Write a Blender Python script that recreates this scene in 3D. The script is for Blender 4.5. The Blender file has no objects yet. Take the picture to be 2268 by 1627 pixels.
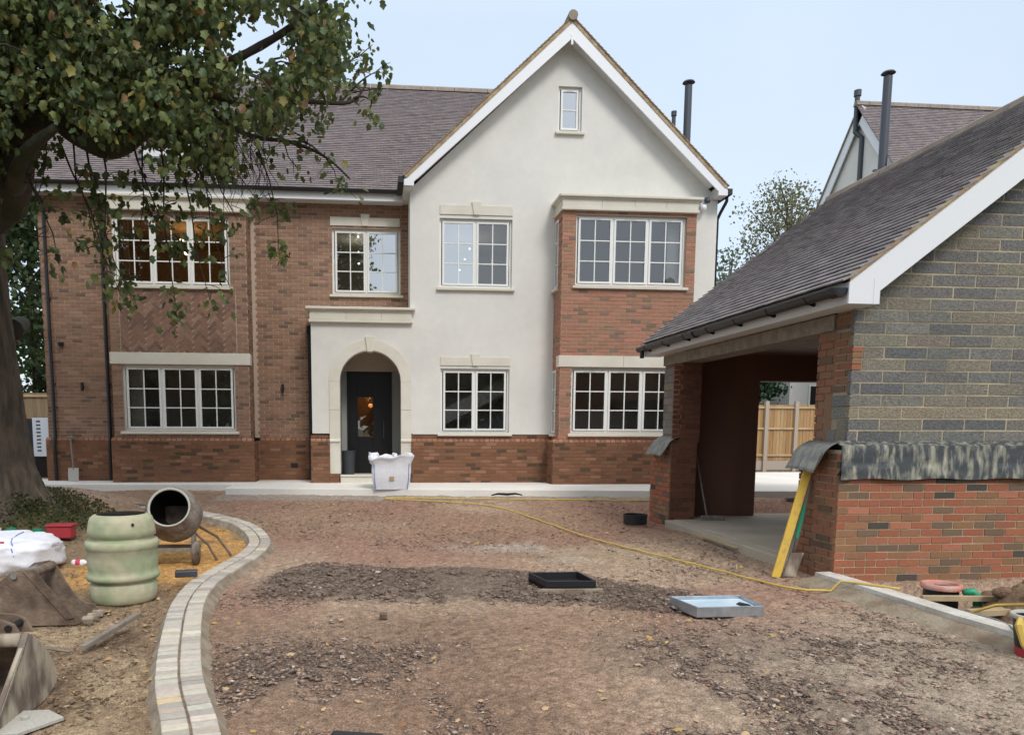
import bpy, math, random
import numpy as np
from mathutils import Vector, Matrix
R = random.Random(7)
NR = np.random.RandomState(7)
sc = bpy.context.scene
C = sc.collection

# ------------------------------------------------------------------ camera, world, sun, exposure
cam_d = bpy.data.cameras.new("camera"); cam = bpy.data.objects.new("camera", cam_d); C.objects.link(cam)
cam_d.sensor_width = 36.0; cam_d.lens = 1650.0 / 2268.0 * 36.0
cam_d.shift_x = (1134.0 - 979.8) / 2268.0
cam_d.shift_y = (1128.9 - 813.5) / 2268.0
cam_d.clip_end = 2000.0; cam_d.clip_start = 0.05
cam.matrix_world = (Matrix.Translation((0, 0, 1.507)) @ Matrix.Rotation(-0.08797, 4, 'Z')
                    @ Matrix.Rotation(math.pi / 2 - 0.11015, 4, 'X') @ Matrix.Rotation(0.00345, 4, 'Z'))
sc.camera = cam

world = bpy.data.worlds.new("World"); sc.world = world; world.use_nodes = True
nt = world.node_tree; nt.nodes.clear()
out = nt.nodes.new("ShaderNodeOutputWorld")
bg1 = nt.nodes.new("ShaderNodeBackground"); bg2 = nt.nodes.new("ShaderNodeBackground")
sky = nt.nodes.new("ShaderNodeTexSky"); sky.sky_type = 'NISHITA'; sky.sun_disc = False
sky.sun_elevation = math.radians(48); sky.sun_rotation = math.radians(160)
sky.dust_density = 2.0; sky.ozone_density = 1.5
bg1.inputs[1].default_value = 0.05
nt.links.new(sky.outputs[0], bg1.inputs[0])
# thin even cloud over the whole dome: pale blue low down, whiter and brighter towards the zenith
tc = nt.nodes.new("ShaderNodeTexCoord"); sep = nt.nodes.new("ShaderNodeSeparateXYZ")
nt.links.new(tc.outputs['Generated'], sep.inputs[0])
ramp = nt.nodes.new("ShaderNodeValToRGB")
ramp.color_ramp.elements[0].position = 0.0; ramp.color_ramp.elements[0].color = (0.655, 0.73, 0.79, 1)
ramp.color_ramp.elements[1].position = 1.0; ramp.color_ramp.elements[1].color = (1.28, 1.24, 1.19, 1)
e = ramp.color_ramp.elements.new(0.45); e.color = (0.64, 0.745, 0.84, 1)
nt.links.new(sep.outputs[2], ramp.inputs[0])
nz = nt.nodes.new("ShaderNodeTexNoise"); nz.inputs['Scale'].default_value = 2.2; nz.inputs['Detail'].default_value = 5
nt.links.new(tc.outputs['Generated'], nz.inputs['Vector'])
mr = nt.nodes.new("ShaderNodeMapRange"); mr.inputs[1].default_value = 0.3; mr.inputs[2].default_value = 0.7
mr.inputs[3].default_value = 0.94; mr.inputs[4].default_value = 1.07
nt.links.new(nz.outputs[0], mr.inputs[0])
vm = nt.nodes.new("ShaderNodeVectorMath"); vm.operation = 'SCALE'
nt.links.new(ramp.outputs[0], vm.inputs[0]); nt.links.new(mr.outputs[0], vm.inputs['Scale'])
nt.links.new(vm.outputs[0], bg2.inputs[0]); bg2.inputs[1].default_value = 0.86
add = nt.nodes.new("ShaderNodeAddShader")
nt.links.new(bg1.outputs[0], add.inputs[0]); nt.links.new(bg2.outputs[0], add.inputs[1])
nt.links.new(add.outputs[0], out.inputs[0])

sun_d = bpy.data.lights.new("sun", 'SUN'); sun = bpy.data.objects.new("sun", sun_d); C.objects.link(sun)
sun_d.energy = 1.5; sun_d.angle = math.radians(16); sun_d.color = (1.0, 0.97, 0.92)
d = Vector((-0.32, 1.0, -1.05)).normalized()
sun.rotation_euler = d.to_track_quat('-Z', 'Y').to_euler()
sc.view_settings.view_transform = 'Standard'; sc.view_settings.look = 'None'
sc.view_settings.gamma = 1.0; sc.view_settings.use_curve_mapping = False
sc.view_settings.exposure = 0.16
sc.cycles.max_bounces = 8; sc.cycles.transparent_max_bounces = 24

# ------------------------------------------------------------------ materials
def s2l(c):
    return tuple(((v / 255.0) / 12.92 if v / 255.0 < 0.04045 else ((v / 255.0 + 0.055) / 1.055) ** 2.4) for v in c)
def mat(name, col, rough=0.7, col2=None, scale=4.0, bump=0.0, bscale=40.0, metal=0.0, attr=None, objcol=False,
        fine=0.0, fscale=60.0, spec=0.4, stretch=None, emit=None, lo=0.35, hi=0.65, coord='pos', fine2=0.0):
    m = bpy.data.materials.new(name); m.use_nodes = True; t = m.node_tree; N = t.nodes; L = t.links
    b = N["Principled BSDF"]
    b.inputs['Roughness'].default_value = rough; b.inputs['Metallic'].default_value = metal
    b.inputs['Specular IOR Level'].default_value = spec
    g = N.new("ShaderNodeNewGeometry") if coord == 'pos' else N.new("ShaderNodeTexCoord")
    vec = g.outputs['Position'] if coord == 'pos' else g.outputs['Object']
    if stretch:
        mp = N.new("ShaderNodeMapping"); mp.inputs['Scale'].default_value = stretch
        L.new(vec, mp.inputs[0]); vec = mp.outputs[0]
    src = None
    if attr:
        a = N.new("ShaderNodeAttribute"); a.attribute_name = attr; src = a.outputs['Color']
    elif objcol:
        a = N.new("ShaderNodeObjectInfo"); src = a.outputs['Color']
    else:
        a = N.new("ShaderNodeRGB"); a.outputs[0].default_value = (*col, 1); src = a.outputs[0]
    def noise(sc_, det=6):
        n = N.new("ShaderNodeTexNoise"); n.inputs['Scale'].default_value = sc_; n.inputs['Detail'].default_value = det
        L.new(vec, n.inputs['Vector']); return n.outputs[0]
    if col2 is not None:
        mrr = N.new("ShaderNodeMapRange"); mrr.inputs[1].default_value = lo; mrr.inputs[2].default_value = hi
        L.new(noise(scale), mrr.inputs[0])
        mx = N.new("ShaderNodeMix"); mx.data_type = 'RGBA'
        L.new(mrr.outputs[0], mx.inputs[0]); L.new(src, mx.inputs[6]); mx.inputs[7].default_value = (*col2, 1)
        src = mx.outputs[2]
    if fine > 0:
        mrr = N.new("ShaderNodeMapRange"); mrr.inputs[1].default_value = 0.25; mrr.inputs[2].default_value = 0.75
        mrr.inputs[3].default_value = 1 - fine; mrr.inputs[4].default_value = 1 + fine
        L.new(noise(fscale, 4), mrr.inputs[0])
        v = N.new("ShaderNodeVectorMath"); v.operation = 'SCALE'
        L.new(src, v.inputs[0]); L.new(mrr.outputs[0], v.inputs['Scale']); src = v.outputs[0]
    if fine2 > 0:
        mrr = N.new("ShaderNodeMapRange"); mrr.inputs[1].default_value = 0.34; mrr.inputs[2].default_value = 0.66
        mrr.inputs[3].default_value = 1 - fine2; mrr.inputs[4].default_value = 1 + fine2
        L.new(noise(fscale * 4.2, 3), mrr.inputs[0])
        v = N.new("ShaderNodeVectorMath"); v.operation = 'SCALE'
        L.new(src, v.inputs[0]); L.new(mrr.outputs[0], v.inputs['Scale']); src = v.outputs[0]
    L.new(src, b.inputs['Base Color'])
    if bump > 0:
        bp = N.new("ShaderNodeBump"); bp.inputs['Strength'].default_value = bump; bp.inputs['Distance'].default_value = 0.02
        L.new(noise(bscale), bp.inputs['Height']); L.new(bp.outputs[0], b.inputs['Normal'])
    if emit:
        b.inputs['Emission Color'].default_value = (*emit[0], 1); b.inputs['Emission Strength'].default_value = emit[1]
    return m

def glass_mat(name, refl, tint=(0.75, 0.8, 0.8)):
    m = bpy.data.materials.new(name); m.use_nodes = True; t = m.node_tree; N = t.nodes; L = t.links; N.clear()
    o = N.new("ShaderNodeOutputMaterial"); gl = N.new("ShaderNodeBsdfGlossy"); tr = N.new("ShaderNodeBsdfTransparent")
    gl.inputs['Roughness'].default_value = 0.015; tr.inputs[0].default_value = (*tint, 1)
    fr = N.new("ShaderNodeFresnel"); fr.inputs[0].default_value = 1.5
    ma = N.new("ShaderNodeMath"); ma.operation = 'ADD'; ma.inputs[1].default_value = refl
    L.new(fr.outputs[0], ma.inputs[0]); mx = N.new("ShaderNodeMixShader")
    L.new(ma.outputs[0], mx.inputs[0]); L.new(tr.outputs[0], mx.inputs[1]); L.new(gl.outputs[0], mx.inputs[2])
    n = N.new("ShaderNodeTexNoise"); n.inputs['Scale'].default_value = 1.3
    g = N.new("ShaderNodeNewGeometry"); L.new(g.outputs['Position'], n.inputs['Vector'])
    bp = N.new("ShaderNodeBump"); bp.inputs['Strength'].default_value = 0.04; bp.inputs['Distance'].default_value = 0.05
    L.new(n.outputs[0], bp.inputs['Height']); L.new(bp.outputs[0], gl.inputs['Normal'])
    L.new(mx.outputs[0], o.inputs[0]); return m

M = {}
M['brick'] = mat('brick', (0, 0, 0), 0.9, spec=0.15, attr='Col', fine=0.16, fscale=70, bump=0.25, bscale=120)
M['brick1'] = mat('brick_single', (0, 0, 0), 0.9, spec=0.15, objcol=True, fine=0.16, fscale=70, bump=0.3, bscale=120)
M['mortar_h'] = mat('mortar_tan', (0.47, 0.37, 0.29), 0.95, fine=0.12, bump=0.2)
M['mortar_p'] = mat('mortar_brown', (0.23, 0.14, 0.09), 0.95, fine=0.12, bump=0.2)
M['mortar_g'] = mat('mortar_yellow', (0.52, 0.44, 0.30), 0.95, col2=(0.26, 0.225, 0.165), scale=2.2, fine=0.15, bump=0.3)
M['mortar_r'] = mat('mortar_pink', (0.58, 0.44, 0.30), 0.95, col2=(0.36, 0.27, 0.19), scale=4, fine=0.12, bump=0.3)
M['limb'] = mat('limb_bark', (0.060, 0.048, 0.038), 0.95, col2=(0.035, 0.04, 0.022), scale=4, bump=1.0, bscale=16)
M['block'] = mat('block_single', (0, 0, 0), 0.9, objcol=True, fine=0.35, fscale=45, bump=0.8, bscale=90)
M['render'] = mat('render', (0.735, 0.715, 0.665), 0.9, col2=(0.665, 0.65, 0.605), scale=0.9, fine=0.03, fscale=8, bump=0.12, bscale=150)
M['stone'] = mat('cast_stone', (0.70, 0.665, 0.575), 0.85, col2=(0.64, 0.60, 0.505), scale=2.5, fine=0.04, bump=0.15, bscale=90)
M['white'] = mat('white_paint', (0.80, 0.81, 0.83), 0.4, fine=0.015)
M['upvc'] = mat('window_frame_white', (0.80, 0.80, 0.77), 0.35)
M['soffit'] = mat('soffit_white', (0.62, 0.62, 0.62), 0.5)
M['gutter'] = mat('black_plastic', (0.020, 0.021, 0.025), 0.38)
M['tile'] = mat('roof_tile', (0, 0, 0), 0.8, attr='Col', fine=0.14, fscale=35, bump=0.2, bscale=100)
M['tile1'] = mat('roof_tile_single', (0, 0, 0), 0.8, objcol=True, fine=0.14, fscale=35, bump=0.2, bscale=100)
M['ridge'] = mat('ridge_tile', (0.23, 0.185, 0.16), 0.85, col2=(0.30, 0.25, 0.20), scale=6, fine=0.1)
M['verge'] = mat('verge_mortar', (0.46, 0.37, 0.23), 0.95, col2=(0.30, 0.20, 0.13), scale=7, fine=0.15, bump=0.4)
M['glass'] = glass_mat('glass_pane', 0.13, (0.9, 0.93, 0.92))
M['glass_sky'] = glass_mat('glass_pane_sky_boost', 0.55, (0.6, 0.65, 0.7))  # plain glass, reflectance raised so these panes mirror the sky brighter
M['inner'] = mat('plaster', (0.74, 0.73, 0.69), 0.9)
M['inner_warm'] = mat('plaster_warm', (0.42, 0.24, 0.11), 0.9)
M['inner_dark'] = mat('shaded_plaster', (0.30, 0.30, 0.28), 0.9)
M['lamp'] = mat('lamp_glow', (1, 0.9, 0.6), 0.5, emit=((1.0, 0.84, 0.5), 9.0))
M['lampw'] = mat('lamp_glow_white', (1, 0.95, 0.85), 0.5, emit=((1.0, 0.93, 0.78), 6.0))
M['hall'] = mat('hall_glow', (1, 0.6, 0.3), 0.5, emit=((1.0, 0.42, 0.16), 0.8))  # orange glow added behind the door, in place of its glass reflection
M['black'] = mat('black_door_paint', (0.010, 0.010, 0.011), 0.35)
M['flue'] = mat('flue_grey', (0.075, 0.08, 0.095), 0.4, metal=0.3)
M['steel'] = mat('galvanised_steel', (0.55, 0.60, 0.64), 0.35, metal=0.75, col2=(0.40, 0.45, 0.50), scale=9, fine=0.1, fscale=20)
M['concrete'] = mat('concrete', (0.66, 0.63, 0.57), 0.9, col2=(0.48, 0.45, 0.39), scale=4.5, fine=0.16, bump=0.2, bscale=60)
M['slab'] = mat('pale_concrete', (0.83, 0.80, 0.74), 0.9, col2=(0.74, 0.71, 0.65), scale=0.9, fine=0.06, bump=0.15, bscale=50)
M['gfloor'] = mat('garage_floor', (0.48, 0.42, 0.33), 0.85, col2=(0.36, 0.315, 0.25), scale=1.0, fine=0.08)
M['board'] = mat('brown_board', (0.19, 0.09, 0.06), 0.7, col2=(0.12, 0.06, 0.042), scale=1.5, stretch=(1, 1, 0.25))
M['timber'] = mat('raw_timber', (0.50, 0.38, 0.23), 0.8, col2=(0.40, 0.29, 0.17), scale=5, stretch=(1, 1, 1), fine=0.1)
M['timber_gray'] = mat('weathered_timber', (0.27, 0.23, 0.185), 0.9, col2=(0.18, 0.155, 0.13), scale=9, fine=0.12, bump=0.3)
M['fence'] = mat('fence_board', (0, 0, 0), 0.85, objcol=True, fine=0.14, fscale=22, stretch=(1, 1, 0.12))
M['post'] = mat('concrete_post', (0.40, 0.34, 0.28), 0.9, fine=0.1)
M['ground'] = mat('soil', (0, 0, 0), 0.95, attr='Col', fine=0.34, fscale=24, bump=1.0, bscale=70, spec=0.15, fine2=0.38)
M['terrain'] = mat('far_ground', (0.10, 0.11, 0.05), 0.95, col2=(0.16, 0.12, 0.07), scale=0.4)
M['stones'] = mat('stones', (0, 0, 0), 0.9, attr='Col', fine=0.15, fscale=60, spec=0.2)
M['leaf'] = mat('leaf', (0, 0, 0), 0.5, attr='Col', spec=0.35)
def leafy(m_, k_):
    t_ = m_.node_tree; b_ = t_.nodes["Principled BSDF"]; o_ = [n for n in t_.nodes if n.type == 'OUTPUT_MATERIAL'][0]
    tr_ = t_.nodes.new("ShaderNodeBsdfTranslucent"); mx_ = t_.nodes.new("ShaderNodeMixShader"); mx_.inputs[0].default_value = k_
    src_ = b_.inputs['Base Color'].links[0].from_socket
    t_.links.new(src_, tr_.inputs[0]); t_.links.new(b_.outputs[0], mx_.inputs[1]); t_.links.new(tr_.outputs[0], mx_.inputs[2]); t_.links.new(mx_.outputs[0], o_.inputs[0])
leafy(M['leaf'], 0.38)
M['leafdry'] = mat('dry_leaf', (0, 0, 0), 0.7, attr='Col')
M['bark'] = mat('bark', (0.12, 0.092, 0.066), 0.95, col2=(0.055, 0.045, 0.034), scale=7, stretch=(1.6, 1.6, 0.35), bump=1.0, bscale=14, fine=0.15, fscale=40)
M['twig'] = mat('twig_bark', (0.055, 0.042, 0.035), 0.95)
M['membrane'] = mat('damp_membrane', (0.06, 0.066, 0.072), 0.5, col2=(0.50, 0.48, 0.36), scale=5.0, stretch=(4.0, 4.0, 1.1), lo=0.45, hi=0.80, fine=0.15, fscale=30)
M['membrane2'] = mat('dusty_membrane', (0.30, 0.30, 0.26), 0.7, col2=(0.16, 0.17, 0.17), scale=5, stretch=(3, 3, 0.6), fine=0.2, fscale=30)
M['gap_black'] = mat('membrane_gap_shade', (0.008, 0.008, 0.009), 0.6)  # near-black that paints the shade in the hole at the membrane corner
M['barrel'] = mat('faded_green_plastic', (0.33, 0.375, 0.225), 0.7, col2=(0.46, 0.425, 0.29), scale=4.5, fine=0.14, fscale=14, lo=0.40, hi=0.62, coord='obj')
M['hollow'] = mat('dark_inside', (0.015, 0.014, 0.012), 0.9)
M['mixer'] = mat('cement_crusted_steel', (0.27, 0.24, 0.205), 0.85, col2=(0.13, 0.085, 0.06), scale=5, bump=0.8, bscale=30, fine=0.2, fscale=18, coord='obj')
M['rim'] = mat('cement_rim', (0.45, 0.43, 0.38), 0.8, fine=0.15)
M['rust'] = mat('muddy_steel', (0.23, 0.17, 0.125), 0.8, col2=(0.105, 0.07, 0.05), scale=6, bump=0.6, bscale=25, fine=0.2, fscale=20)
M['rust2'] = mat('dusty_steel', (0.42, 0.36, 0.27), 0.85, col2=(0.16, 0.12, 0.095), scale=7, stretch=(1, 1, 0.4), bump=0.5, bscale=25, lo=0.45, hi=0.6)
M['bag'] = mat('woven_bag', (0.78, 0.79, 0.84), 0.75, fine=0.05, fscale=30, bump=0.35, bscale=14)
M['blue'] = mat('blue_seam', (0.16, 0.22, 0.55), 0.7)
M['red'] = mat('red_plastic', (0.38, 0.035, 0.045), 0.5, fine=0.1)
M['redprint'] = mat('red_print', (0.6, 0.06, 0.12), 0.7)
M['salmon'] = mat('faded_red_rim', (0.62, 0.20, 0.15), 0.55, col2=(0.55, 0.36, 0.30), scale=14)
M['green'] = mat('green_plastic', (0.02, 0.30, 0.16), 0.4)
M['yellow'] = mat('yellow_paint', (0.66, 0.43, 0.06), 0.5, col2=(0.45, 0.30, 0.09), scale=14, lo=0.5, hi=0.7)
M['hose'] = mat('yellow_hose', (0.62, 0.43, 0.10), 0.5, fine=0.15, fscale=12)
M['strap'] = mat('grey_strap', (0.22, 0.24, 0.24), 0.8)
M['sky_blue'] = mat('tray_sky_reflection', (0.47, 0.62, 0.74), 0.35, col2=(0.62, 0.73, 0.80), scale=6, fine=0.08)  # sky reflection on the metal tray bottom, put in as pale blue colour
M['soil'] = mat('dug_soil', (0.13, 0.08, 0.05), 0.95, col2=(0.21, 0.14, 0.085), scale=5, bump=1.0, bscale=22, fine=0.25, fscale=20)
M['sett'] = mat('paving_sett', (0, 0, 0), 0.9, objcol=True, fine=0.12, fscale=30, bump=0.3, bscale=70)
M['haunch'] = mat('mortar_haunch', (0.34, 0.285, 0.21), 0.95, col2=(0.22, 0.165, 0.115), scale=5, bump=0.8, bscale=30, fine=0.15)
M['acwhite'] = mat('unit_white', (0.70, 0.76, 0.85), 0.4)
M['lens'] = mat('lamp_lens', (0.7, 0.72, 0.75), 0.2)

# ------------------------------------------------------------------ mesh helpers
W = {}
class MB:
    def __init__(s): s.v = []; s.f = []; s.c = []; s.n = 0
    def add(s, vs, fs, col=None):
        o = s.n; s.v.extend([tuple(p) for p in vs]); s.n += len(vs)
        s.f.extend([tuple(i + o for i in f) for f in fs]); s.c.extend([col] * len(vs)); return s
    def box(s, x0, x1, y0, y1, z0, z1, col=None):
        vs = [(x, y, z) for z in (z0, z1) for y in (y0, y1) for x in (x0, x1)]
        return s.add(vs, [(0, 2, 3, 1), (4, 5, 7, 6), (0, 1, 5, 4), (2, 6, 7, 3), (0, 4, 6, 2), (1, 3, 7, 5)], col)
    def obox(s, o, a, b, c, la, lb, lc, col=None):
        """box with corner o and unit edges a, b, c"""
        o = Vector(o); a = Vector(a) * la; b = Vector(b) * lb; c = Vector(c) * lc
        vs = [o + a * i + b * j + c * k for k in (0, 1) for j in (0, 1) for i in (0, 1)]
        return s.add(vs, [(0, 2, 3, 1), (4, 5, 7, 6), (0, 1, 5, 4), (2, 6, 7, 3), (0, 4, 6, 2), (1, 3, 7, 5)], col)
    def prism(s, pts, ax, lo, hi, col=None):
        """polygon pts (two coords) extruded along axis ax"""
        n = len(pts); vs = []
        for q in (lo, hi):
            for p in pts:
                vs.append({'X': (q, p[0], p[1]), 'Y': (p[0], q, p[1]), 'Z': (p[0], p[1], q)}[ax])
        fs = [tuple(range(n)), tuple(range(2 * n - 1, n - 1, -1))] + [(i, i + n, (i + 1) % n + n, (i + 1) % n) for i in range(n)]
        return s.add(vs, fs, col)
    def tube(s, path, r, n=8, col=None, cap=True):
        P = [Vector(p) for p in path]; m = len(P)
        rs = r if hasattr(r, '__len__') else [r] * m
        up = Vector((0, 0, 1)); vs = []; prev = None
        for i, p in enumerate(P):
            t = (P[min(i + 1, m - 1)] - P[max(i - 1, 0)]).normalized()
            if prev is None:
                q = up if abs(t.z) < 0.9 else Vector((1, 0, 0)); a = t.cross(q).normalized()
            else:
                a = (prev - t * prev.dot(t)); a = a.normalized() if a.length > 1e-6 else t.cross(up).normalized()
            prev = a; b = t.cross(a)
            for k in range(n):
                w = 2 * math.pi * k / n; vs.append(p + (a * math.cos(w) + b * math.sin(w)) * rs[i])
        fs = [(i * n + k, i * n + (k + 1) % n, (i + 1) * n + (k + 1) % n, (i + 1) * n + k) for i in range(m - 1) for k in range(n)]
        if cap: fs += [tuple(range(n - 1, -1, -1)), tuple((m - 1) * n + k for k in range(n))]
        return s.add(vs, fs, col)
    def lathe(s, prof, n=32, mtx=None, col=None, wob=None):
        vs = []
        for r, z in prof:
            for k in range(n):
                w = 2 * math.pi * k / n; rr = r * (wob(w, z) if wob else 1)
                p = Vector((rr * math.cos(w), rr * math.sin(w), z)); vs.append(mtx @ p if mtx else p)
        m = len(prof)
        fs = [(i * n + k, i * n + (k + 1) % n, (i + 1) * n + (k + 1) % n, (i + 1) * n + k) for i in range(m - 1) for k in range(n)]
        return s.add(vs, fs, col)
    def build(s, name, m, parent=None, smooth=False, local=False, bevel=0, sub=0, link=True):
        me = bpy.data.meshes.new(name)
        off = W.get(parent, Vector((0, 0, 0))) if (parent is not None and not local) else Vector((0, 0, 0))
        vs = np.array(s.v, dtype=float)
        if len(vs): vs = vs - np.array(off)
        me.from_pydata(vs.tolist(), [], s.f); me.update()
        if any(c is not None for c in s.c):
            at = me.color_attributes.new("Col", 'FLOAT_COLOR', 'POINT')
            arr = np.array([(*(c or (0.5, 0.5, 0.5)), 1.0) for c in s.c], dtype=np.float32).ravel()
            at.data.foreach_set('color', arr)
        me.materials.append(m)
        if smooth: me.polygons.foreach_set('use_smooth', [True] * len(me.polygons))
        o = bpy.data.objects.new(name, me)
        if link: C.objects.link(o)
        if parent is not None: o.parent = parent
        W[o] = W.get(parent, Vector((0, 0, 0))) if parent is not None else Vector((0, 0, 0))
        if bevel:
            b = o.modifiers.new('bevel', 'BEVEL'); b.width = bevel; b.segments = 2; b.limit_method = 'ANGLE'
        if sub:
            b = o.modifiers.new('sub', 'SUBSURF'); b.levels = sub; b.render_levels = sub
        return o
def tag(o, label=None, cat=None, group=None, kind=None):
    if label: o['label'] = label
    if cat: o['category'] = cat
    if group: o['group'] = group
    if kind: o['kind'] = kind
    return o
def thing(name, label, cat, loc, group=None):
    o = bpy.data.objects.new(name, None); C.objects.link(o); o.location = loc; W[o] = Vector(loc)
    o.empty_display_size = 0.1
    return tag(o, label, cat, group)
def inst(name, me, parent, loc, color=None, rot=None):
    o = bpy.data.objects.new(name, me); C.objects.link(o); o.parent = parent
    o.location = Vector(loc) - W.get(parent, Vector((0, 0, 0)))
    if rot is not None: o.rotation_euler = rot
    if color is not None: o.color = (*color, 1)
    return o
def box(name, m, parent, x0, x1, y0, y1, z0, z1, bevel=0):
    return MB().box(x0, x1, y0, y1, z0, z1).build(name, m, parent, bevel=bevel)

# value noise (numpy)
LAT = NR.rand(8, 256, 256)
def vn(x, y, s, k=0):
    x = np.asarray(x) / s + 37.3 * k; y = np.asarray(y) / s + 11.7 * k
    xi = np.floor(x).astype(int); yi = np.floor(y).astype(int); fx = x - xi; fy = y - yi
    fx = fx * fx * (3 - 2 * fx); fy = fy * fy * (3 - 2 * fy); L = LAT[k % 8]
    a = L[xi % 256, yi % 256]; b = L[(xi + 1) % 256, yi % 256]; c = L[xi % 256, (yi + 1) % 256]; d_ = L[(xi + 1) % 256, (yi + 1) % 256]
    return (a * (1 - fx) + b * fx) * (1 - fy) + (c * (1 - fx) + d_ * fx) * fy
def sm(x, a, b):
    t = np.clip((np.asarray(x, dtype=float) - a) / (b - a), 0, 1); return t * t * (3 - 2 * t)
def gbase(x, y):
    x = np.asarray(x, dtype=float); y = np.asarray(y, dtype=float)
    z = 0.20 * sm(y, 9.3, 13.6)
    gar = sm(x, 3.6, 4.4) * (1 - sm(y, 12.0, 13.2))
    z = z * (1 - gar)
    z = z + 0.36 * sm(-x, 3.4, 5.2) * sm(y, 9.0, 11.0) * (1 - sm(y, 12.4, 14.5))      # mound round the oak
    z = z - 0.34 * sm(x, 4.56, 4.72) * (1 - sm(y, 6.55, 6.80)) * sm(y, 4.5, 5.0)     # trench beside the garage
    return z
def gz(x, y): return float(gbase(x, y))

# ------------------------------------------------------------------ masonry and tiles
def pick(pal):
    t = R.random(); a = 0
    for w, c in pal:
        a += w
        if t <= a: break
    k = R.uniform(0.91, 1.09)
    return tuple(min(1, max(0, v * k * R.uniform(0.97, 1.03))) for v in c)
PAL_WING = [(0.50, (0.30, 0.180, 0.122)), (0.30, (0.255, 0.155, 0.108)), (0.09, (0.175, 0.115, 0.085)), (0.11, (0.345, 0.215, 0.152))]
PAL_PLINTH = [(0.5, (0.225, 0.110, 0.064)), (0.3, (0.195, 0.098, 0.058)), (0.1, (0.11, 0.068, 0.045)), (0.1, (0.28, 0.145, 0.09))]
PAL_BAY = [(0.50, (0.39, 0.195, 0.130)), (0.28, (0.34, 0.195, 0.130)), (0.09, (0.23, 0.155, 0.112)), (0.13, (0.44, 0.205, 0.145))]
PAL_GAR = [(0.42, (0.36, 0.135, 0.080)), (0.26, (0.31, 0.165, 0.090)), (0.17, (0.20, 0.135, 0.090)), (0.07, (0.095, 0.082, 0.068)), (0.10, (0.43, 0.175, 0.105))]
PAL_TILE = [(0.5, (0.225, 0.190, 0.192)), (0.3, (0.25, 0.212, 0.212)), (0.2, (0.195, 0.165, 0.170))]

PAL_TG = [(0.5, (0.27, 0.248, 0.252)), (0.3, (0.31, 0.285, 0.285)), (0.2, (0.225, 0.205, 0.212))]
def bond(u0, u1, z0, z1, zdat, holes=(), bl=0.225, ch=0.075, j=0.0125, udat=0.0, inside=None, mix=False):
    """list of (ua, ub, za, zb) bricks in stretcher bond, cut round holes"""
    res = []
    k0 = int(math.floor((z0 - zdat) / ch + 1e-6)); k = k0
    while zdat + k * ch < z1 - 0.012:
        za = max(z0, zdat + k * ch) + 0.0; zb = min(z1, zdat + (k + 1) * ch) - j
        if zb - za > 0.012:
            sh = (k % 2) * bl / 2; i = math.floor((u0 - udat - sh) / bl)
            while udat + sh + i * bl < u1:
                a = udat + sh + i * bl; b = a + bl - j
                parts = [(a, b)]
                if mix and R.random() < 0.07: parts = [(a, a + bl / 2 - j), (a + bl / 2, b)]
                for a_, b_ in parts:
                    segs = [(max(a_, u0), min(b_, u1))]
                    for hx0, hx1, hz0, hz1 in holes:
                        if zb > hz0 and za < hz1:
                            ns = []
                            for p, q in segs:
                                if q <= hx0 or p >= hx1: ns.append((p, q)); continue
                                if p < hx0: ns.append((p, hx0))
                                if q > hx1: ns.append((hx1, q))
                            segs = ns
                    for p, q in segs:
                        if q - p > 0.02 and (inside is None or inside((p + q) / 2, (za + zb) / 2)): res.append((p, q, za, zb))
                i += 1
        k += 1
    return res
def face(bricks, ax, c, proud, sgn, pal, name, parent, m='brick', jit=0.0015):
    """joined bricks on a wall plane. ax 'Y': wall spans X, faces sgn*Y at c; ax 'X': wall spans Y"""
    mb = MB()
    for a, b, za, zb in bricks:
        e_ = c + sgn * (proud + R.uniform(-jit, jit)); q = c - sgn * 0.01; lo, hi = min(e_, q), max(e_, q)
        if ax == 'Y': mb.box(a, b, lo, hi, za, zb, pick(pal))
        else: mb.box(lo, hi, a, b, za, zb, pick(pal))
    o = mb.build(name, M[m], parent); o['kind'] = 'stuff'; return o
MESH = {}
def unit_box(key, dx, dy, dz, m, bevel=True):
    if key not in MESH:
        o = MB().box(-dx / 2, dx / 2, -dy / 2, dy / 2, -dz / 2, dz / 2).build(key, m, link=False, local=True)
        MESH[key] = o.data; bpy.data.objects.remove(o)
    return MESH[key]
def singles(bricks, ax, c, proud, sgn, pal, name, parent, m='brick1', dep=0.05):
    for a, b, za, zb in bricks:
        la, lz = round(b - a, 3), round(zb - za, 3)
        me = unit_box(f"{name}_{ax}_{la}_{lz}_{m}", la if ax == 'Y' else dep, dep if ax == 'Y' else la, lz, M[m])
        q = c + sgn * (proud + R.uniform(-0.002, 0.002) - dep / 2)
        loc = ((a + b) / 2, q, (za + zb) / 2) if ax == 'Y' else (q, (a + b) / 2, (za + zb) / 2)
        inst(name, me, parent, loc, pick(pal), (0, 0, R.uniform(-0.004, 0.004)))
def wall(name, m, parent, ax, u0, u1, z0, z1, c0, c1, holes=()):
    """wall slab between planes c0 and c1 with rectangular holes"""
    us = sorted(set([u0, u1] + [h for q in holes for h in q[:2] if u0 < h < u1]))
    mb = MB()
    for a, b in zip(us[:-1], us[1:]):
        hs = sorted([(q[2], q[3]) for q in holes if q[0] < (a + b) / 2 < q[1]])
        z = z0
        for p, q in hs + [(z1, z1)]:
            if p > z + 1e-4:
                if ax == 'Y': mb.box(a, b, c0, c1, z, p)
                else: mb.box(c0, c1, a, b, z, p)
            z = max(z, q)
    return mb.build(name, m, parent)
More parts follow.
